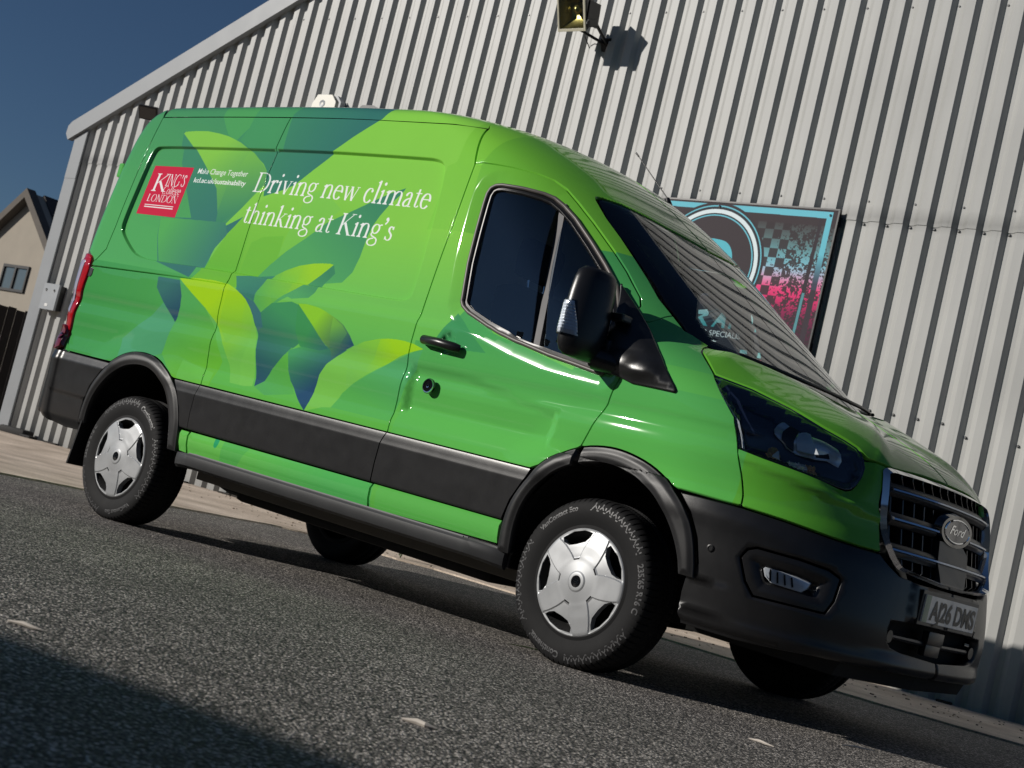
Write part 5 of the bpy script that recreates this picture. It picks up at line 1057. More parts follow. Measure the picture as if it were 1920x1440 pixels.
tag(mesh_obj('concrete_apron', V, [tuple(t) for t in T]+[(i, len(q)+i, len(q)+(i+1) % nA, (i+1) % nA) for i in range(nA)], M_CONC), kind='structure')

# ------------------------------------------------------------------ warehouse
def mat_clad(name, c):
    m, N_, L_, b = nt(name); tc = N_.new('ShaderNodeTexCoord'); mp = N_.new('ShaderNodeMapping'); mp.inputs['Scale'].default_value = (9, 9, .5); L_.new(tc.outputs['Object'], mp.inputs[0])
    n1 = N_.new('ShaderNodeTexNoise'); n1.inputs['Scale'].default_value = 1.; n1.inputs['Detail'].default_value = 6; L_.new(mp.outputs[0], n1.inputs['Vector'])
    n2 = N_.new('ShaderNodeTexNoise'); n2.inputs['Scale'].default_value = .8; n2.inputs['Detail'].default_value = 5; L_.new(tc.outputs['Object'], n2.inputs['Vector'])
    mu = N_.new('ShaderNodeMath'); mu.operation = 'MULTIPLY_ADD'; L_.new(n1.outputs['Fac'], mu.inputs[0]); mu.inputs[1].default_value = .6; L_.new(n2.outputs['Fac'], mu.inputs[2])
    r = N_.new('ShaderNodeMapRange'); r.inputs['From Min'].default_value = .5; r.inputs['From Max'].default_value = 1.1; r.inputs['To Min'].default_value = .80; r.inputs['To Max'].default_value = 1.06; L_.new(mu.outputs[0], r.inputs['Value'])
    sx = N_.new('ShaderNodeSeparateXYZ'); L_.new(tc.outputs['Object'], sx.inputs[0])
    def bandz(z0, w): a = N_.new('ShaderNodeMath'); a.operation = 'SUBTRACT'; L_.new(sx.outputs[2], a.inputs[0]); a.inputs[1].default_value = z0; b2 = N_.new('ShaderNodeMath'); b2.operation = 'ABSOLUTE'; L_.new(a.outputs[0], b2.inputs[0]); q = N_.new('ShaderNodeMapRange'); q.inputs['From Min'].default_value = 0; q.inputs['From Max'].default_value = w; q.inputs['To Min'].default_value = 1; q.inputs['To Max'].default_value = 0; L_.new(b2.outputs[0], q.inputs['Value']); return q
    n3 = N_.new('ShaderNodeTexNoise'); n3.inputs['Scale'].default_value = 3.2; n3.inputs['Detail'].default_value = 7; n3.inputs['Roughness'].default_value = .7; L_.new(tc.outputs['Object'], n3.inputs['Vector'])
    st = N_.new('ShaderNodeMath'); st.operation = 'MAXIMUM'; L_.new(bandz(3.56, .10).outputs[0], st.inputs[0]); L_.new(bandz(.0, .45).outputs[0], st.inputs[1])
    s2 = N_.new('ShaderNodeMath'); s2.operation = 'MULTIPLY'; L_.new(st.outputs[0], s2.inputs[0]); L_.new(n3.outputs['Fac'], s2.inputs[1])
    s3 = N_.new('ShaderNodeMath'); s3.operation = 'MULTIPLY_ADD'; L_.new(s2.outputs[0], s3.inputs[0]); s3.inputs[1].default_value = -.62; L_.new(r.outputs[0], s3.inputs[2]); r = s3
    mx = N_.new('ShaderNodeMix'); mx.data_type = 'RGBA'; mx.blend_type = 'MULTIPLY'; mx.inputs[0].default_value = 1; mx.inputs[6].default_value = (*c, 1); L_.new(r.outputs[0], mx.inputs[7]); L_.new(mx.outputs[2], b.inputs['Base Color'])
    b.inputs['Roughness'].default_value = .45; b.inputs['Specular IOR Level'].default_value = .35; return m
M_CLAD = mat_clad('pale_grey_cladding', (.43, .43, .415)); M_FLASH = mat('grey_flashing', (.235, .25, .265), .5, scale=3, var=.06); M_SCREW = mat('screw_cap', (.10, .10, .10), .4)
M_GAP = mat('dark_gap', (.02, .02, .02), .9)  # even near-black colour for the wall behind the sheets
wh = empty('warehouse', (0, 0, 0), label='warehouse clad in pale grey corrugated metal behind the van', cat='warehouse')
PITCH = .20035; S0 = 8.266; PROF = [(0, 0), (.0770, 0), (.1100, .044), (.1480, .044)]  # crest, shaded web, valley, lit web (depth behind the crest)
def ztop(s): return 3.80+(s+3.514)*.5+.16 if s < 6.5 else 3.80+10.014*.5+.16-(s-6.5)*.5
def sheet(s_a, ribs, z0, z1f, off):
    pts = []
    for k in range(ribs):
        for a, d in PROF: pts.append((s_a+k*PITCH+a, d))
    pts.append((s_a+ribs*PITCH, 0)); pts.append((s_a+ribs*PITCH+.05, 0))
    pts = [(s, d) for s, d in pts if s > -3.45]
    V = [wp(s, z0, off-d) for s, d in pts]+[wp(s, z1f(s), off-d) for s, d in pts]; n = len(pts)
    return mesh_obj('cladding_sheet', V, [(i, i+1, n+i+1, n+i) for i in range(n-1)], M_CLAD, wh)
W5 = PITCH*5
for k in range(-12, 5):
    sheet(S0+k*W5, 5, -.03 if S0+k*W5 > 2 else .05, lambda s: 3.53, 0.+.0008*(k % 2))
for k in range(-12, 5):
    sheet(8.039+.0262+k*W5-PITCH, 5, 3.52, lambda s: ztop(s), .006+.0008*(k % 2))
sc = MB()
def screw(s, z, d=.043):
    s = S0+PITCH*round((s-.13-S0)/PITCH)+.128
    c = Vector(wp(s, z, -d)); n = Vector((WNRM[0]*-1, WNRM[1]*-1, 0)); a = Vector((WD[0], WD[1], 0)); V = []; 
    for r, h in ((.0125, .001), (.0125, .004), (.0085, .0065), (.0075, .013)):
        for i in range(8): t = 2*math.pi*i/8; V.append(c+n*h+a*(r*math.cos(t))+Vector((0, 0, 1))*(r*math.sin(t)))
    F = [(q*8+i, q*8+(i+1) % 8, q*8+8+(i+1) % 8, q*8+8+i) for q in range(3) for i in range(8)]+[tuple(range(24, 32))]; sc.add(V, F)
for k in range(-1, 25): screw(.019+.4007*k, 5.354+.0*k)
for k in range(-12, 12): screw(5.185+.4007*k, 3.695)
for k in range(0, 8): screw(7.2+.2003*k, 3.503)
for k in range(-20, 4): screw(7.592+.2003*k, 2.01-.004*k)
for k in range(0, 4): screw(8.436+.4*k, 1.92)
for k in range(-20, 6): screw(7.6+.4007*k, .35)
tag(sc.build('cladding_screws', M_SCREW, wh, smooth=True, sharp=40), kind='stuff')
MB().prism([(-3.506, -.02), (-3.285, -.02), (-3.285, 3.31), (-3.506, 3.31)], .012, .034, lambda s, z, d: wp(s, z, d)).prism([(-3.506, 3.303), (-3.285, 3.303), (-3.285, 3.93), (-3.506, 3.82)], .016, .038, lambda s, z, d: wp(s, z, d)).prism([(-3.506, -.02), (-3.47, -.02), (-3.47, 3.85), (-3.506, 3.85)], -.25, .011, lambda s, z, d: wp(s, z, d)).build('corner_trim', M_FLASH, wh)
bl0, bl1 = -3.52, 6.5
MB().prism([(-3.60, 3.785), (-3.665, 3.86), (-3.66, 3.96), (-3.60, 4.02), (6.5, 9.06), (6.5, 8.79)], .0, .075, lambda s, z, d: wp(s, z, d)).prism([(6.502, 8.79), (6.502, 9.06), (16, 4.3), (16, 4.03)], 0, .075, lambda s, z, d: wp(s, z, d)).build('barge_board', M_FLASH, wh)
Pt = [wp(-3.60, 4.0, -.02), wp(6.5, 9.04, -.02), wp(16, 4.3, -.02)]; back = np.array([WNRM[0], WNRM[1], 0])*24
MB().add([Pt[0], Pt[1], tuple(np.array(Pt[1])+back), tuple(np.array(Pt[0])+back), Pt[2], tuple(np.array(Pt[2])+back)], [(0, 1, 2, 3), (1, 4, 5, 2)]).build('roof', M_FLASH, wh)
MB().prism([(-3.49, -.05), (12.5, -.05), (12.5, 6.0), (6.5, 8.9), (-3.49, 3.9)], -.12, -.06, lambda s, z, d: wp(s, z, d)).build('inner_wall', M_GAP, wh)
MB().add([wp(-3.49, -.05, -.1), tuple(np.array(wp(-3.49, -.05, -.1))+back), tuple(np.array(wp(-3.49, 3.95, -.1))+back), wp(-3.49, 3.95, -.1)], [(0, 1, 2, 3)]).build('side_wall', M_CLAD, wh)
ft = MB()
for s in np.arange(-2.6, 8.9, .24):
    if rng.random() < .65: w = .05+.1*rng.random(); x, y, _ = wp(s, 0, .03); ft.box((x, y, float(gz(x, y))+.012), (w*2, .06, .03+.02*rng.random()), Matrix.Rotation(WANG, 3, 'Z'), bev=.006)
tag(ft.build('dirt_at_wall_foot', mat('black_dirt', (.03, .026, .022), .95, var=.3)), kind='stuff')

# ------------------------------------------------------------------ sign board
SX0, SX1, SZ0, SZ1 = 4.75, 6.99, 2.20, 3.578
sg = Canvas(SX0, SZ0, SX1-SX0, SZ1-SZ0, 420., (66, 58, 62))
def circ(r, n=80): return np.array([(5.872+r*math.cos(t), 3.03+r*math.sin(t)) for t in np.linspace(0, 2*math.pi, n, endpoint=False)])
CY = (112, 196, 214)
gyy, gxx = np.meshgrid(sg.gy, sg.gx, indexing='ij')
zst = [2.2, 2.55, 2.70, 2.80, 2.88, 2.96, 3.03, 3.10, 3.2, 3.32, 3.45]; cst = np.array([(60,44,54), (84,44,66), (150,46,88), (214,56,112), (238,70,128), (222,150,186), (176,190,214), (128,190,206), (108,160,168), (92,112,114), (72,68,70)], float)
colg = np.stack([np.interp(gyy, zst, cst[:, k]) for k in range(3)], -1)
cell = .080; par = (np.floor((gxx-6.36)/cell)+np.floor((gyy-2.5)/cell)) % 2
def vnoise(f, seed):
    r = np.random.default_rng(seed); g = r.random((int((SZ1-SZ0)*f)+3, int((SX1-SX0)*f)+3)); a = (gyy-SZ0)*f; b = (gxx-SX0)*f; i, j = a.astype(int), b.astype(int); u, v = a-i, b-j
    return g[i, j]*(1-u)*(1-v)+g[i+1, j]*u*(1-v)+g[i, j+1]*(1-u)*v+g[i+1, j+1]*u*v
spl = .25*vnoise(16, 1)+.35*vnoise(60, 2)+.4*vnoise(120, 3)
th = np.interp(gxx, [6.36, 6.6, 6.8, 6.95], [.20, .40, .52, .44])
on = (gxx > 6.28) & (gyy < 3.44) & (gyy > 2.45)
light = ((par < .5) & (spl > th)) | ((par > .5) & (spl > np.interp(gxx, [6.36, 6.62, 6.8], [.95, .62, .50])))
sg.A[on & light] = colg[on & light]; hz = on & ~light; sg.A[hz] = sg.A[hz]*.8+colg[hz]*.12
sg.paint(np.array([(6.80,2.2),(6.845,2.2),(6.865,3.5),(6.835,3.5)]), (62,56,62)); sg.paint(np.array([(6.812,2.25),(6.838,2.25),(6.850,2.87),(6.826,2.87)]), (92,150,158))
sg.paint(np.array([(SX0+.04,3.520),(6.945,3.505),(6.945,3.562),(SX0+.04,3.562)]), CY)
sg.paint(np.array([(6.895,2.9),(6.945,2.9),(6.945,3.562),(6.895,3.562)]), (70,74,90), CY, (0,2.95), (0,3.2)); sg.paint(np.array([(6.895,2.2),(6.945,2.2),(6.945,2.9),(6.895,2.9)]), (66,58,66))
for r_, c_ in ((.545,(62,56,60)), (.522,CY), (.510,(52,56,62)), (.488,(226,240,244)), (.452,(50,54,60)), (.440,CY), (.428,(66,59,63))): sg.paint(circ(r_), c_)
sg.paint(smooth(np.array([(5.55,2.75),(5.55,3.26),(5.95,3.26),(6.06,3.22),(6.118,3.10),(6.10,2.98),(6.0,2.93),(6.118,2.75)]), 3), (96,190,206), (70,76,92), (0,3.12), (0,2.85))
sg.paint(np.array([(SX0,2.2),(6.62,2.2),(6.62,2.68),(SX0,2.68)]), (40,44,48), alpha=.75)
# lettering that shows through the windscreen
def slab(pts): sg.paint(np.array(pts, float), (190, 226, 226), (70, 168, 172), (0, 2.645), (0, 2.50))
TS = .055; _ox = sg.x0; sg.x0 -= TS
slab([(5.80,2.615),(5.93,2.64),(5.955,2.61),(5.95,2.585),(5.90,2.570),(5.97,2.495),(5.93,2.495),(5.86,2.56),(5.83,2.56),(5.83,2.545),(5.90,2.59),(5.80,2.59)])
slab([(6.0,2.495),(6.085,2.64),(6.125,2.64),(6.135,2.495),(6.105,2.495),(6.10,2.535),(6.05,2.535),(6.03,2.495)])
slab([(6.165,2.495),(6.185,2.64),(6.285,2.64),(6.315,2.615),(6.30,2.575),(6.20,2.57),(6.195,2.495)])
slab([(6.345,2.495),(6.36,2.64),(6.395,2.64),(6.38,2.495)])
slab([(6.42,2.495),(6.435,2.64),(6.53,2.64),(6.58,2.60),(6.57,2.53),(6.52,2.495)])
sg.tris(*fit_text('DING SPECIALIST', 5.80, 6.35, 2.420, .046, .012), (225, 236, 236))
def star(x, y, r): return np.array([(x+(r if i % 2 == 0 else r*.42)*math.sin(math.pi*i/5), y+(r if i % 2 == 0 else r*.42)*math.cos(math.pi*i/5)) for i in range(10)])
sg.paint(star(5.965, 2.368, .032), (215, 228, 226)); sg.paint(star(6.06, 2.368, .032), (215, 228, 226))
sg.paint(np.array([(6.33,2.335),(6.455,2.335),(6.455,2.305),(6.33,2.305)]), (120,190,192)); sg.paint(np.array([(6.50,2.33),(6.80,2.33),(6.80,2.285),(6.50,2.285)]), (120,190,192)); sg.paint(np.array([(6.50,2.27),(6.85,2.27),(6.85,2.215),(6.50,2.215)]), (200,100,110))
sg.x0 = _ox
SIGN_IMG = sg.image('sign_print'); M_SIGN = mat_print('printed_sign', SIGN_IMG, rough=.6, coat=.0, coat_r=.15, spec=.12)
sign = empty('sign_board', wp((SX0+SX1)/2, SZ0, .05), WANG, label='large dark sign board with cyan border, white ring and pink chequers on the wall', cat='sign')
def loc(o, parent):
    """re-express world-space mesh in the parent's local frame"""
    bpy.context.view_layer.update(); o.data.transform(parent.matrix_world.inverted()); return o
V = [wp(SX0, SZ0, .038), wp(SX1, SZ0, .038), wp(SX1, SZ1, .038), wp(SX0, SZ1, .038)]
loc(mesh_obj('sign_face', V, [(0, 1, 2, 3)], M_SIGN, sign, uv=[(0, 0), (1, 0), (1, 1), (0, 1)]), sign)
fr = MB()
for a in ([(SX0-.012, SZ1), (SX1+.012, SZ1), (SX1+.012, SZ1+.014), (SX0-.012, SZ1+.014)], [(SX1, SZ0-.012), (SX1+.014, SZ0-.012), (SX1+.014, SZ1-.001), (SX1, SZ1-.001)], [(SX0-.012, SZ0-.014), (SX1-.001, SZ0-.014), (SX1-.001, SZ0), (SX0-.012, SZ0)]): fr.prism(a, .004, .042, wp)
loc(fr.build('sign_frame', M_BLACK, sign), sign)
loc(MB().prism([(SX0+.01, SZ0+.01), (SX1-.005, SZ0+.01), (SX1-.005, SZ1-.005), (SX0+.01, SZ1-.005)], .012, .034, wp).prism([(SX1-.2, 3.45), (SX1+.035, 3.45), (SX1+.035, 3.53), (SX1-.2, 3.53)], .001, .011, wp).prism([(SX1-.2, 2.4), (SX1+.02, 2.4), (SX1+.02, 2.47), (SX1-.2, 2.47)], .001, .011, wp).build('sign_backing', M_BLACK, sign), sign)
for s, z in ((6.925, 3.535), (5.875, 3.545), (6.925, 2.3)):
    c = Vector(wp(s, z, .0395)); loc(MB().lathe([(.011, 0), (.011, -.004), (.006, -.008), (0, -.009)], 12, Matrix.Translation(c)).build('sign_bolt', M_CHROME, sign, smooth=True), sign)

# ------------------------------------------------------------------ fittings on the wall
M_GREYP = mat('grey_plastic_box', (.30, .32, .34), .45, var=.05); M_OFFW = mat('cream_plastic', (.66, .64, .55), .4, var=.03)
M_FLRIM = mat('floodlight_rim', (.55, .52, .40), .4, var=.05); M_FLREF = mat('yellowed_reflector', (.34, .31, .16), .22, metal=.85, var=.25, scale=12); M_FLGL = glass('floodlight_glass', (.86, .84, .66), 1.45)
def wframe(s, z, off, tilt=0., turn=0.):
    return Matrix.Translation(wp(s, z, off)) @ Matrix.Rotation(WANG+turn, 4, 'Z') @ Matrix.Rotation(tilt, 4, 'X')   # local x along the wall, -y out of it
fl = empty('floodlight', (0, 0, 0), label='large floodlight with yellowed glass on an arm high on the corrugated wall', cat='floodlight'); fl.matrix_world = wframe(4.09, 5.16, .43, math.radians(24), math.radians(-3))
hw, hh = .165, .165
MB().add([(-hw, 0, -hh), (hw, 0, -hh), (hw, 0, hh), (-hw, 0, hh), (-hw*.62, .20, -hh*.45), (hw*.62, .20, -hh*.45), (hw*.62, .20, hh*.8), (-hw*.62, .20, hh*.8)], [(0, 4, 5, 1), (1, 5, 6, 2), (2, 6, 7, 3), (3, 7, 4, 0), (4, 7, 6, 5)]).build('housing', M_BLACK, fl)
rim = MB()
for (x0, x1, z0, z1) in ((-hw, -hw+.018, -hh, hh), (hw-.022, hw, -hh, hh), (-hw+.018, hw-.022, hh-.018, hh), (-hw+.018, hw-.022, -hh, -hh+.026)): rim.box(((x0+x1)/2, -.006, (z0+z1)/2), (x1-x0, .014, z1-z0), bev=.003)
rim.build('rim', M_FLRIM, fl)
MB().add([(-.145, -.004, -.14), (.143, -.004, -.14), (.143, -.004, .147), (-.145, -.004, .147), (-.08, .10, -.05), (.08, .10, -.05), (.08, .10, .09), (-.08, .10, .09)], [(0, 1, 5, 4), (1, 2, 6, 5), (2, 3, 7, 6), (3, 0, 4, 7), (4, 5, 6, 7)]).lathe([(.045, .085), (.05, .06), (.035, .03), (0, .02)], 20, Matrix.Translation((0.02, 0, .03))).build('reflector', M_FLREF, fl, smooth=True, sharp=50)
MB().add([(-.147, -.007, -.139), (.143, -.007, -.139), (.143, -.007, .147), (-.147, -.007, .147)], [(0, 1, 2, 3)]).build('glass', M_FLGL, fl)
MB().box((.17, .10, -.02), (.022, .16, .22), Matrix.Rotation(-.3, 3, 'X')).box((-.17, .10, -.02), (.022, .16, .22), Matrix.Rotation(-.3, 3, 'X')).box((.19, .06, -.10), (.03, .12, .07), bev=.006).tube([(.15, .16, -.10), (.12, .36, -.30)], .016, 8).tube([(-.10, .18, -.13), (.10, .36, -.30)], .014, 8).box((.11, .37, -.31), (.12, .03, .14)).build('bracket', M_BLACK, fl)
MB().tube([(-.02, .2, -.13), (-.08, .28, -.22), (-.06, .34, -.36), (.02, .37, -.44)], .005, 6).build('cable', M_BLACK, fl)
al = empty('alarm_box', (0, 0, 0), label='cream alarm sounder box with a round lens above the van roof', cat='alarm'); al.matrix_world = wframe(.86, 4.26, .0)
hexa = [(-.22, -.12), (-.20, .08), (-.145, .175), (.07, .175), (.145, .10), (.15, -.12), (.06, -.24), (-.13, -.24)]
MB().prism([(a-.03, b) for a, b in hexa], -.11, -.02, lambda u, v, d: (u, d, v)).build('cover', M_OFFW, al); MB().prism([(a*.98+.0, b*.96) for a, b in hexa], -.019, .03, lambda u, v, d: (u, d, v)).build('back_plate', M_BLACK, al)
MB().prism([(.05, .17), (.13, .10), (.15, -.12), (.16, .1), (.09, .17)], -.095, -.025, lambda u, v, d: (u+.02, d, v)).build('side_louvre', M_GREYP, al)
MB().lathe([(.040, -.110), (.040, -.114), (.030, -.112), (0, -.108)], 20, Matrix.Translation((-.08, 0, .075))).build('lens', M_GREYP, al, smooth=True)
dl = empty('wall_lamp', (0, 0, 0), label='dark bulkhead lamp half hidden behind the van roof', cat='lamp'); dl.matrix_world = wframe(1.50, 4.18, .0)
MB().prism([(-.16, -.1), (-.16, .10), (-.11, .148), (.05, .148), (.15, .115), (.16, -.1)], -.12, .03, lambda u, v, d: (u, d, v)).build('lamp_body', mat('dark_grey_metal', (.05, .05, .055), .5), dl)
MB().prism([(-.11, -.07), (-.11, .09), (.10, .09), (.11, -.07)], -.128, -.121, lambda u, v, d: (u, d, v)).build('diffuser', M_GREYP, dl)
sf = empty('small_floodlight', (0, 0, 0), label='small flat black LED floodlight under the roof edge at the left corner', cat='floodlight'); sf.matrix_world = wframe(-2.03, 4.14, .16, math.radians(32), math.radians(28))
MB().box((0, 0, 0), (.24, .035, .17), bev=.008).build('case', M_BLACK, sf); MB().box((0, -.0205, 0), (.205, .004, .135)).build('glass_front', M_GLOSSB, sf); MB().tube([(0, .02, -.02), (0, .14, -.08)], .014, 8).build('arm', M_BLACK, sf)
bx_ = empty('socket_box', (0, 0, 0), label='grey weatherproof socket box with two keyholes on the corner trim', cat='electrical box'); bx_.matrix_world = wframe(-3.05, 1.80, .0)
MB().prism([(-.150, -.160), (.150, -.160), (.150, .160), (-.150, .160)], -.112, -.082, lambda u, v, d: (u, d, v)).build('lid', M_GREYP, bx_); MB().prism([(-.142, -.152), (.142, -.152), (.142, .152), (-.142, .152)], -.0815, .04, lambda u, v, d: (u, d, v)).build('case', M_BLACK, bx_)
for x in (-.086, .076): MB().lathe([(.018, -.1125), (.018, -.117), (.009, -.116), (0, -.113)], 12, Matrix.Translation((x, 0, .077))).build('keyhole', M_BLACK, bx_, smooth=True)
MB().box((-.02, -.1135, -.105), (.055, .002, .035)).build('sticker', M_WHITE, bx_)
x, y, _ = wp(-2.93, 0, .14)
rb = MB().box((0, 0, .05), (.50, .17, .085), bev=.03).box((.30, -.03, .025), (.2, .12, .035), bev=.012).build('rubber_block', mat('old_black_rubber', (.013, .013, .013), .8), None, smooth=True, sharp=50)
rb.location = (x, y, float(gz(x, y))); rb.rotation_euler = (0, 0, WANG); tag(rb, 'black rubber block lying at the foot of the wall near the corner', 'rubber block')

# ------------------------------------------------------------------ house, fence and shrub beyond the corner
M_RENDER = mat('cream_render', (.34, .30, .245), .9, var=.07, scale=2); M_TILE = mat('brown_roof_tile', (.16, .085, .045), .8, var=.2, scale=5); M_TILED = mat('dark_roof_tile', (.055, .045, .04), .85, var=.2); M_BARGE = mat('weathered_barge', (.10, .085, .07), .8, var=.2)
M_FRAME = mat('dark_window_frame', (.02, .018, .017), .5); M_PANE = mat('house_pane', (.10, .12, .13), .05, coat=1.)
hs = empty('house', (-35.2, 16.4, 0), label='cream rendered house with a dark gabled roof beyond the corner', cat='house')
AXx, AXz, EV = 0.15, 6.28, 3.4
gab = [(-EV, 0), (EV, 0), (EV, AXz-EV*.80), (AXx, AXz-.06), (-EV+.3, AXz-EV*.80)]
MB().prism(gab, 0, .3, lambda u, v, d: (u, d, v)).build('gable_wall', M_RENDER, hs)
MB().add([(AXx, .3, AXz), (EV+.35, .3, AXz-EV*.88), (EV+.35, 9, AXz-EV*.88), (AXx, 9, AXz), (AXx, .3, AXz-.12), (EV+.35, .3, AXz-EV*.88-.12)], [(0, 1, 2, 3), (0, 4, 5, 1)]).build('roof_slope', M_TILED, hs)
MB().add([(AXx, .3, AXz), (-EV-.2, .3, AXz-EV*.88), (-EV-.2, 9, AXz-EV*.88), (AXx, 9, AXz)], [(0, 1, 2, 3)]).build('roof_slope', M_TILED, hs)
for sgn in (-1, 1):
    MB().prism([(AXx, AXz+.03), (AXx, AXz-.24), (sgn*(EV+.3), AXz-EV*.88-.22), (sgn*(EV+.35), AXz-EV*.88+.05)], -.28, -.02 if sgn < 0 else .0, lambda u, v, d: (u, d, v)).build('barge_board', M_BARGE, hs)
wz0, wz1, wx0, wx1 = 3.36, 4.12, -.35, 1.0
w_ = MB()
for a in ((wx0, wx0+.07, wz0, wz1), (wx1-.07, wx1, wz0, wz1), (wx0+.07, wx1-.07, wz1-.08, wz1), (wx0+.07, wx1-.07, wz0, wz0+.07), ((wx0+wx1)/2-.04, (wx0+wx1)/2+.04, wz0+.07, wz1-.08)): w_.box(((a[0]+a[1])/2, -.02, (a[2]+a[3])/2), (a[1]-a[0], .08, a[3]-a[2]))
wd = w_.build('window', M_FRAME, hs)
for k, (a, b) in enumerate(((wx0+.07, (wx0+wx1)/2-.04), ((wx0+wx1)/2+.04, wx1-.07))): MB().box(((a+b)/2, -.006, (wz0+wz1)/2-.01), (b-a, .01, wz1-wz0-.15)).build('pane', M_PANE, wd)
h2 = empty('farther_house', (-36.5, 30, 0), label='brown tiled roof of a second house showing behind the first', cat='house')
MB().add([(0, 0, 7.3), (12, 0, 9.6), (12, -5.5, 6.2), (0, -5.5, 4.0)], [(0, 1, 2, 3)]).build('roof_slope', M_TILE, h2); MB().box((6, 2.6, 2.7), (12, 5, 5.4)).build('wall', M_RENDER, h2)
fn = empty('board_fence', (-17.3, 2.0, 0), label='dark brown board fence to the left of the warehouse corner', cat='fence')
M_FENCE = mat('dark_fence_board', (.030, .022, .017), .85, var=.3)
fb = None
for k in range(64):
    if fb is None: fb = MB().box((0, 0, .92), (.02, .135, 1.84)).build('board', M_FENCE, fn); o = fb
    else: o = fb.copy(); COL.objects.link(o)
    o.parent = fn; o.location = (.006*math.sin(k*5.1), -2.2+.145*k, .012*math.sin(k*2.7))
for k in range(6): o = MB().box((-.06, -2.2+1.8*k, .9), (.09, .09, 1.9)).build('post', M_FENCE, fn)
def shrub(loc_, name, label, n, r, hgt, cols, seed):
    t = empty(name, loc_, 0, label, 'shrub'); rs = np.random.default_rng(seed); V = []; F = []
    for i in range(n):
        d = rs.normal(0, 1, 3); d /= np.linalg.norm(d); rr = rs.random()**.4; c = np.array([d[0]*r*rr, d[1]*r*rr, hgt*(.5+.5*d[2]*rr)])
        a = rs.normal(0, 1, 3); a /= np.linalg.norm(a); b = np.cross(a, rs.normal(0, 1, 3)); b /= np.linalg.norm(b); l = .05+.05*rs.random(); k = len(V)
        V += [c-a*l, c+b*l*.45, c+a*l, c-b*l*.45]; F.append((k, k+1, k+2, k+3))
    o = mesh_obj('foliage', V, F, cols, t); 
    o.data.polygons.foreach_set('material_index', rs.integers(0, len(cols), len(F))); st = MB()
    for i in range(7): a = rs.random()*6.28; st.tube([(0, 0, 0), (r*.3*math.cos(a), r*.3*math.sin(a), hgt*.5), (r*.6*math.cos(a), r*.6*math.sin(a), hgt*.85)], [.015, .01, .004], 5)
    st.build('stems', mat('shrub_stem', (.06, .045, .03), .9), t); return t
ML = [mat('leaf_dark', (.022, .045, .016), .6), mat('leaf_mid', (.05, .085, .025), .6), mat('leaf_pale', (.16, .17, .11), .6)]
shrub((-16.6, 4.6, 0), 'shrub', 'dark leafy shrub with a few pale leaves in front of the fence', 1500, .7, 1.5, ML, 4)
shrub((-16.9, 3.2, 0), 'shrub', 'low dark shrub at the left edge below the house window', 1000, .6, 1.0, ML[:2], 9)

# ------------------------------------------------------------------ small things on the ground
def weed(x, y, n, h, label, seed):
    t = empty('weed', (x, y, float(gz(x, y))+.01), 0, label, 'weed'); rs = np.random.default_rng(seed); st = MB(); V = []; F = []
    for i in range(n):
        a = rs.random()*6.28; b = h*(.5+.6*rs.random()); e = np.array([.35*b*math.cos(a), .35*b*math.sin(a), b]); st.tube([(0, 0, 0), tuple(e*.5+[0, 0, .1*b]), tuple(e)], [.003, .002, .001], 4)
        for q in (.5, .75, 1): c = e*q+[0, 0, .05*b]; k = len(V); d = rs.normal(0, .014, 3); u = rs.normal(0, .010, 3); V += [c-d, c+u, c+d, c-u]; F.append((k, k+1, k+2, k+3))
    st.build('stems', ML[1], t); mesh_obj('leaves', V, F, ML[2], t)
weed(-4.62, 2.78, 16, .11, 'dry weed growing from the concrete edge seen under the van', 3)
weed(-5.2, 2.66, 8, .05, 'tiny weed on the asphalt edge left of the dry weed', 5)
M_SCRAP = mat('pale_scrap', (.55, .50, .44), .8)
for (x, y, l, w, a, lab) in ((.54, -3.83, .10, .012, .45, 'pale twig on the asphalt beside the left foreground shadow'), (1.20, -1.38, .10, .010, -.05, 'white splinter on sunlit asphalt near the front tyre'), (1.155, -.57, .17, .008, 1.2, 'thin pale twig in the van shadow near the front bumper'), (1.30, -3.20, .09, .016, .4, 'pale worn scrap on the asphalt in the middle foreground'), (-.35, -.75, .20, .006, .9, 'thin green grass stalk lying under the van behind the front tyre')):
    o = MB().tube([(-l/2, 0, .004), (-l*.1, .006, .007), (l*.2, -.004, .006), (l/2, .004, .004)], [w*.2, w*.5, w*.45, w*.15], 6).build('twig', M_SCRAP if 'green' not in lab else ML[1], None, smooth=True); o.location = (x, y, float(gz(x, y))); o.rotation_euler = (0, 0, a); tag(o, lab, 'twig')
gv = MB()
for i in range(420):
    x = -9+rng.random()*12; y = 2.7+rng.random()*1.6; r = .004+.008*rng.random()**3; z = float(gz(x, y))+.012
    gv.box((x, y, z+r*.4), (2*r, 1.6*r, r), Matrix.Rotation(rng.random()*3, 3, 'Z'))
tag(gv.build('grit', mat('sandy_grit', (.30, .24, .19), .9, var=.3)), kind='stuff')
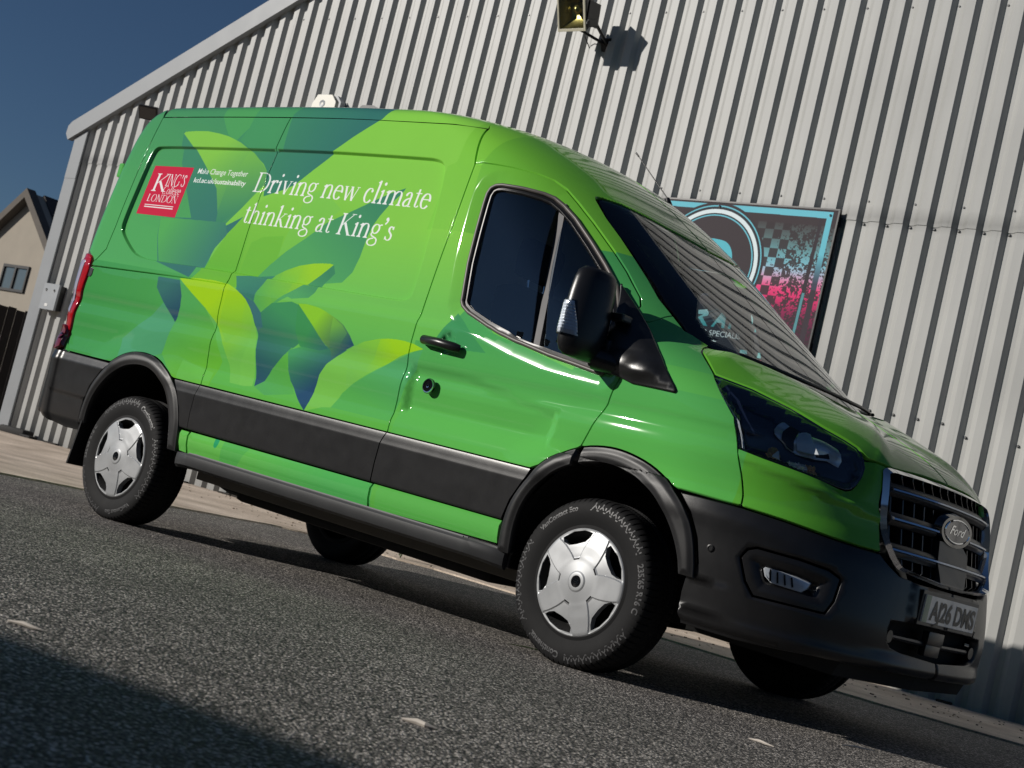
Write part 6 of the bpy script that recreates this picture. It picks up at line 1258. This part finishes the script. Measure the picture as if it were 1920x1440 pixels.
# hall on the far side of the yard: its eave throws the shadow across the foreground
hall = empty('hall', (0, 0, 0), label='long low hall across the yard whose eave shadow crosses the foreground', cat='building')
EZ = 4.4; sh = np.array([SUN_TRAVEL.x, SUN_TRAVEL.y])/(-SUN_TRAVEL.z); e0 = np.array([.62, -3.95])-sh*EZ; ed = np.array([math.cos(.1637), math.sin(.1637)]); en = np.array([ed[1], -ed[0]])
def hp(s, d, z): q = e0+ed*s+en*d; return (float(q[0]), float(q[1]), float(z))
M_HALL = mat('pale_render_wall', (.34, .32, .29), .85, var=.08, scale=1.); M_HROOF = mat('grey_sheet_roof', (.12, .12, .13), .7)
MB().add([hp(-26, .3, 0), hp(24, .3, 0), hp(24, .3, EZ-.1), hp(-26, .3, EZ-.1), hp(-26, 9, 0), hp(24, 9, 0), hp(24, 9, EZ-.1), hp(-26, 9, EZ-.1)], [(0, 1, 2, 3), (1, 5, 6, 2), (5, 4, 7, 6), (4, 0, 3, 7)]).build('walls', M_HALL, hall)
MB().add([hp(-26.3, 0, EZ), hp(24.3, 0, EZ), hp(24.3, 4.6, EZ+.8), hp(-26.3, 4.6, EZ+.8), hp(24.3, 9.2, EZ), hp(-26.3, 9.2, EZ), hp(-26.3, 0, EZ-.18), hp(24.3, 0, EZ-.18), hp(24.3, .3, EZ-.18), hp(-26.3, .3, EZ-.18)], [(0, 1, 2, 3), (3, 2, 4, 5), (0, 6, 7, 1), (6, 9, 8, 7)]).build('roof', M_HROOF, hall)
for s in (-22, -16, -10, -4, 2, 8, 14, 20):
    w = MB()
    for a, b, c, d in ((-.9, -.82, 1.0, 2.5), (.82, .9, 1.0, 2.5), (-.82, .82, 2.42, 2.5), (-.82, .82, 1.0, 1.08), (-.04, .04, 1.08, 2.42)): w.add([hp(s+p, q, z) for q in (.24, .32) for p, z in ((a, c), (b, c), (b, d), (a, d))], [(0, 1, 2, 3), (0, 4, 5, 1), (1, 5, 6, 2), (2, 6, 7, 3), (3, 7, 4, 0)])
    w = w.build('window', M_WHITE, hall); MB().add([hp(s-.82, .27, 1.08), hp(s+.82, .27, 1.08), hp(s+.82, .27, 2.42), hp(s-.82, .27, 2.42)], [(0, 1, 2, 3)]).build('pane', M_PANE, w)
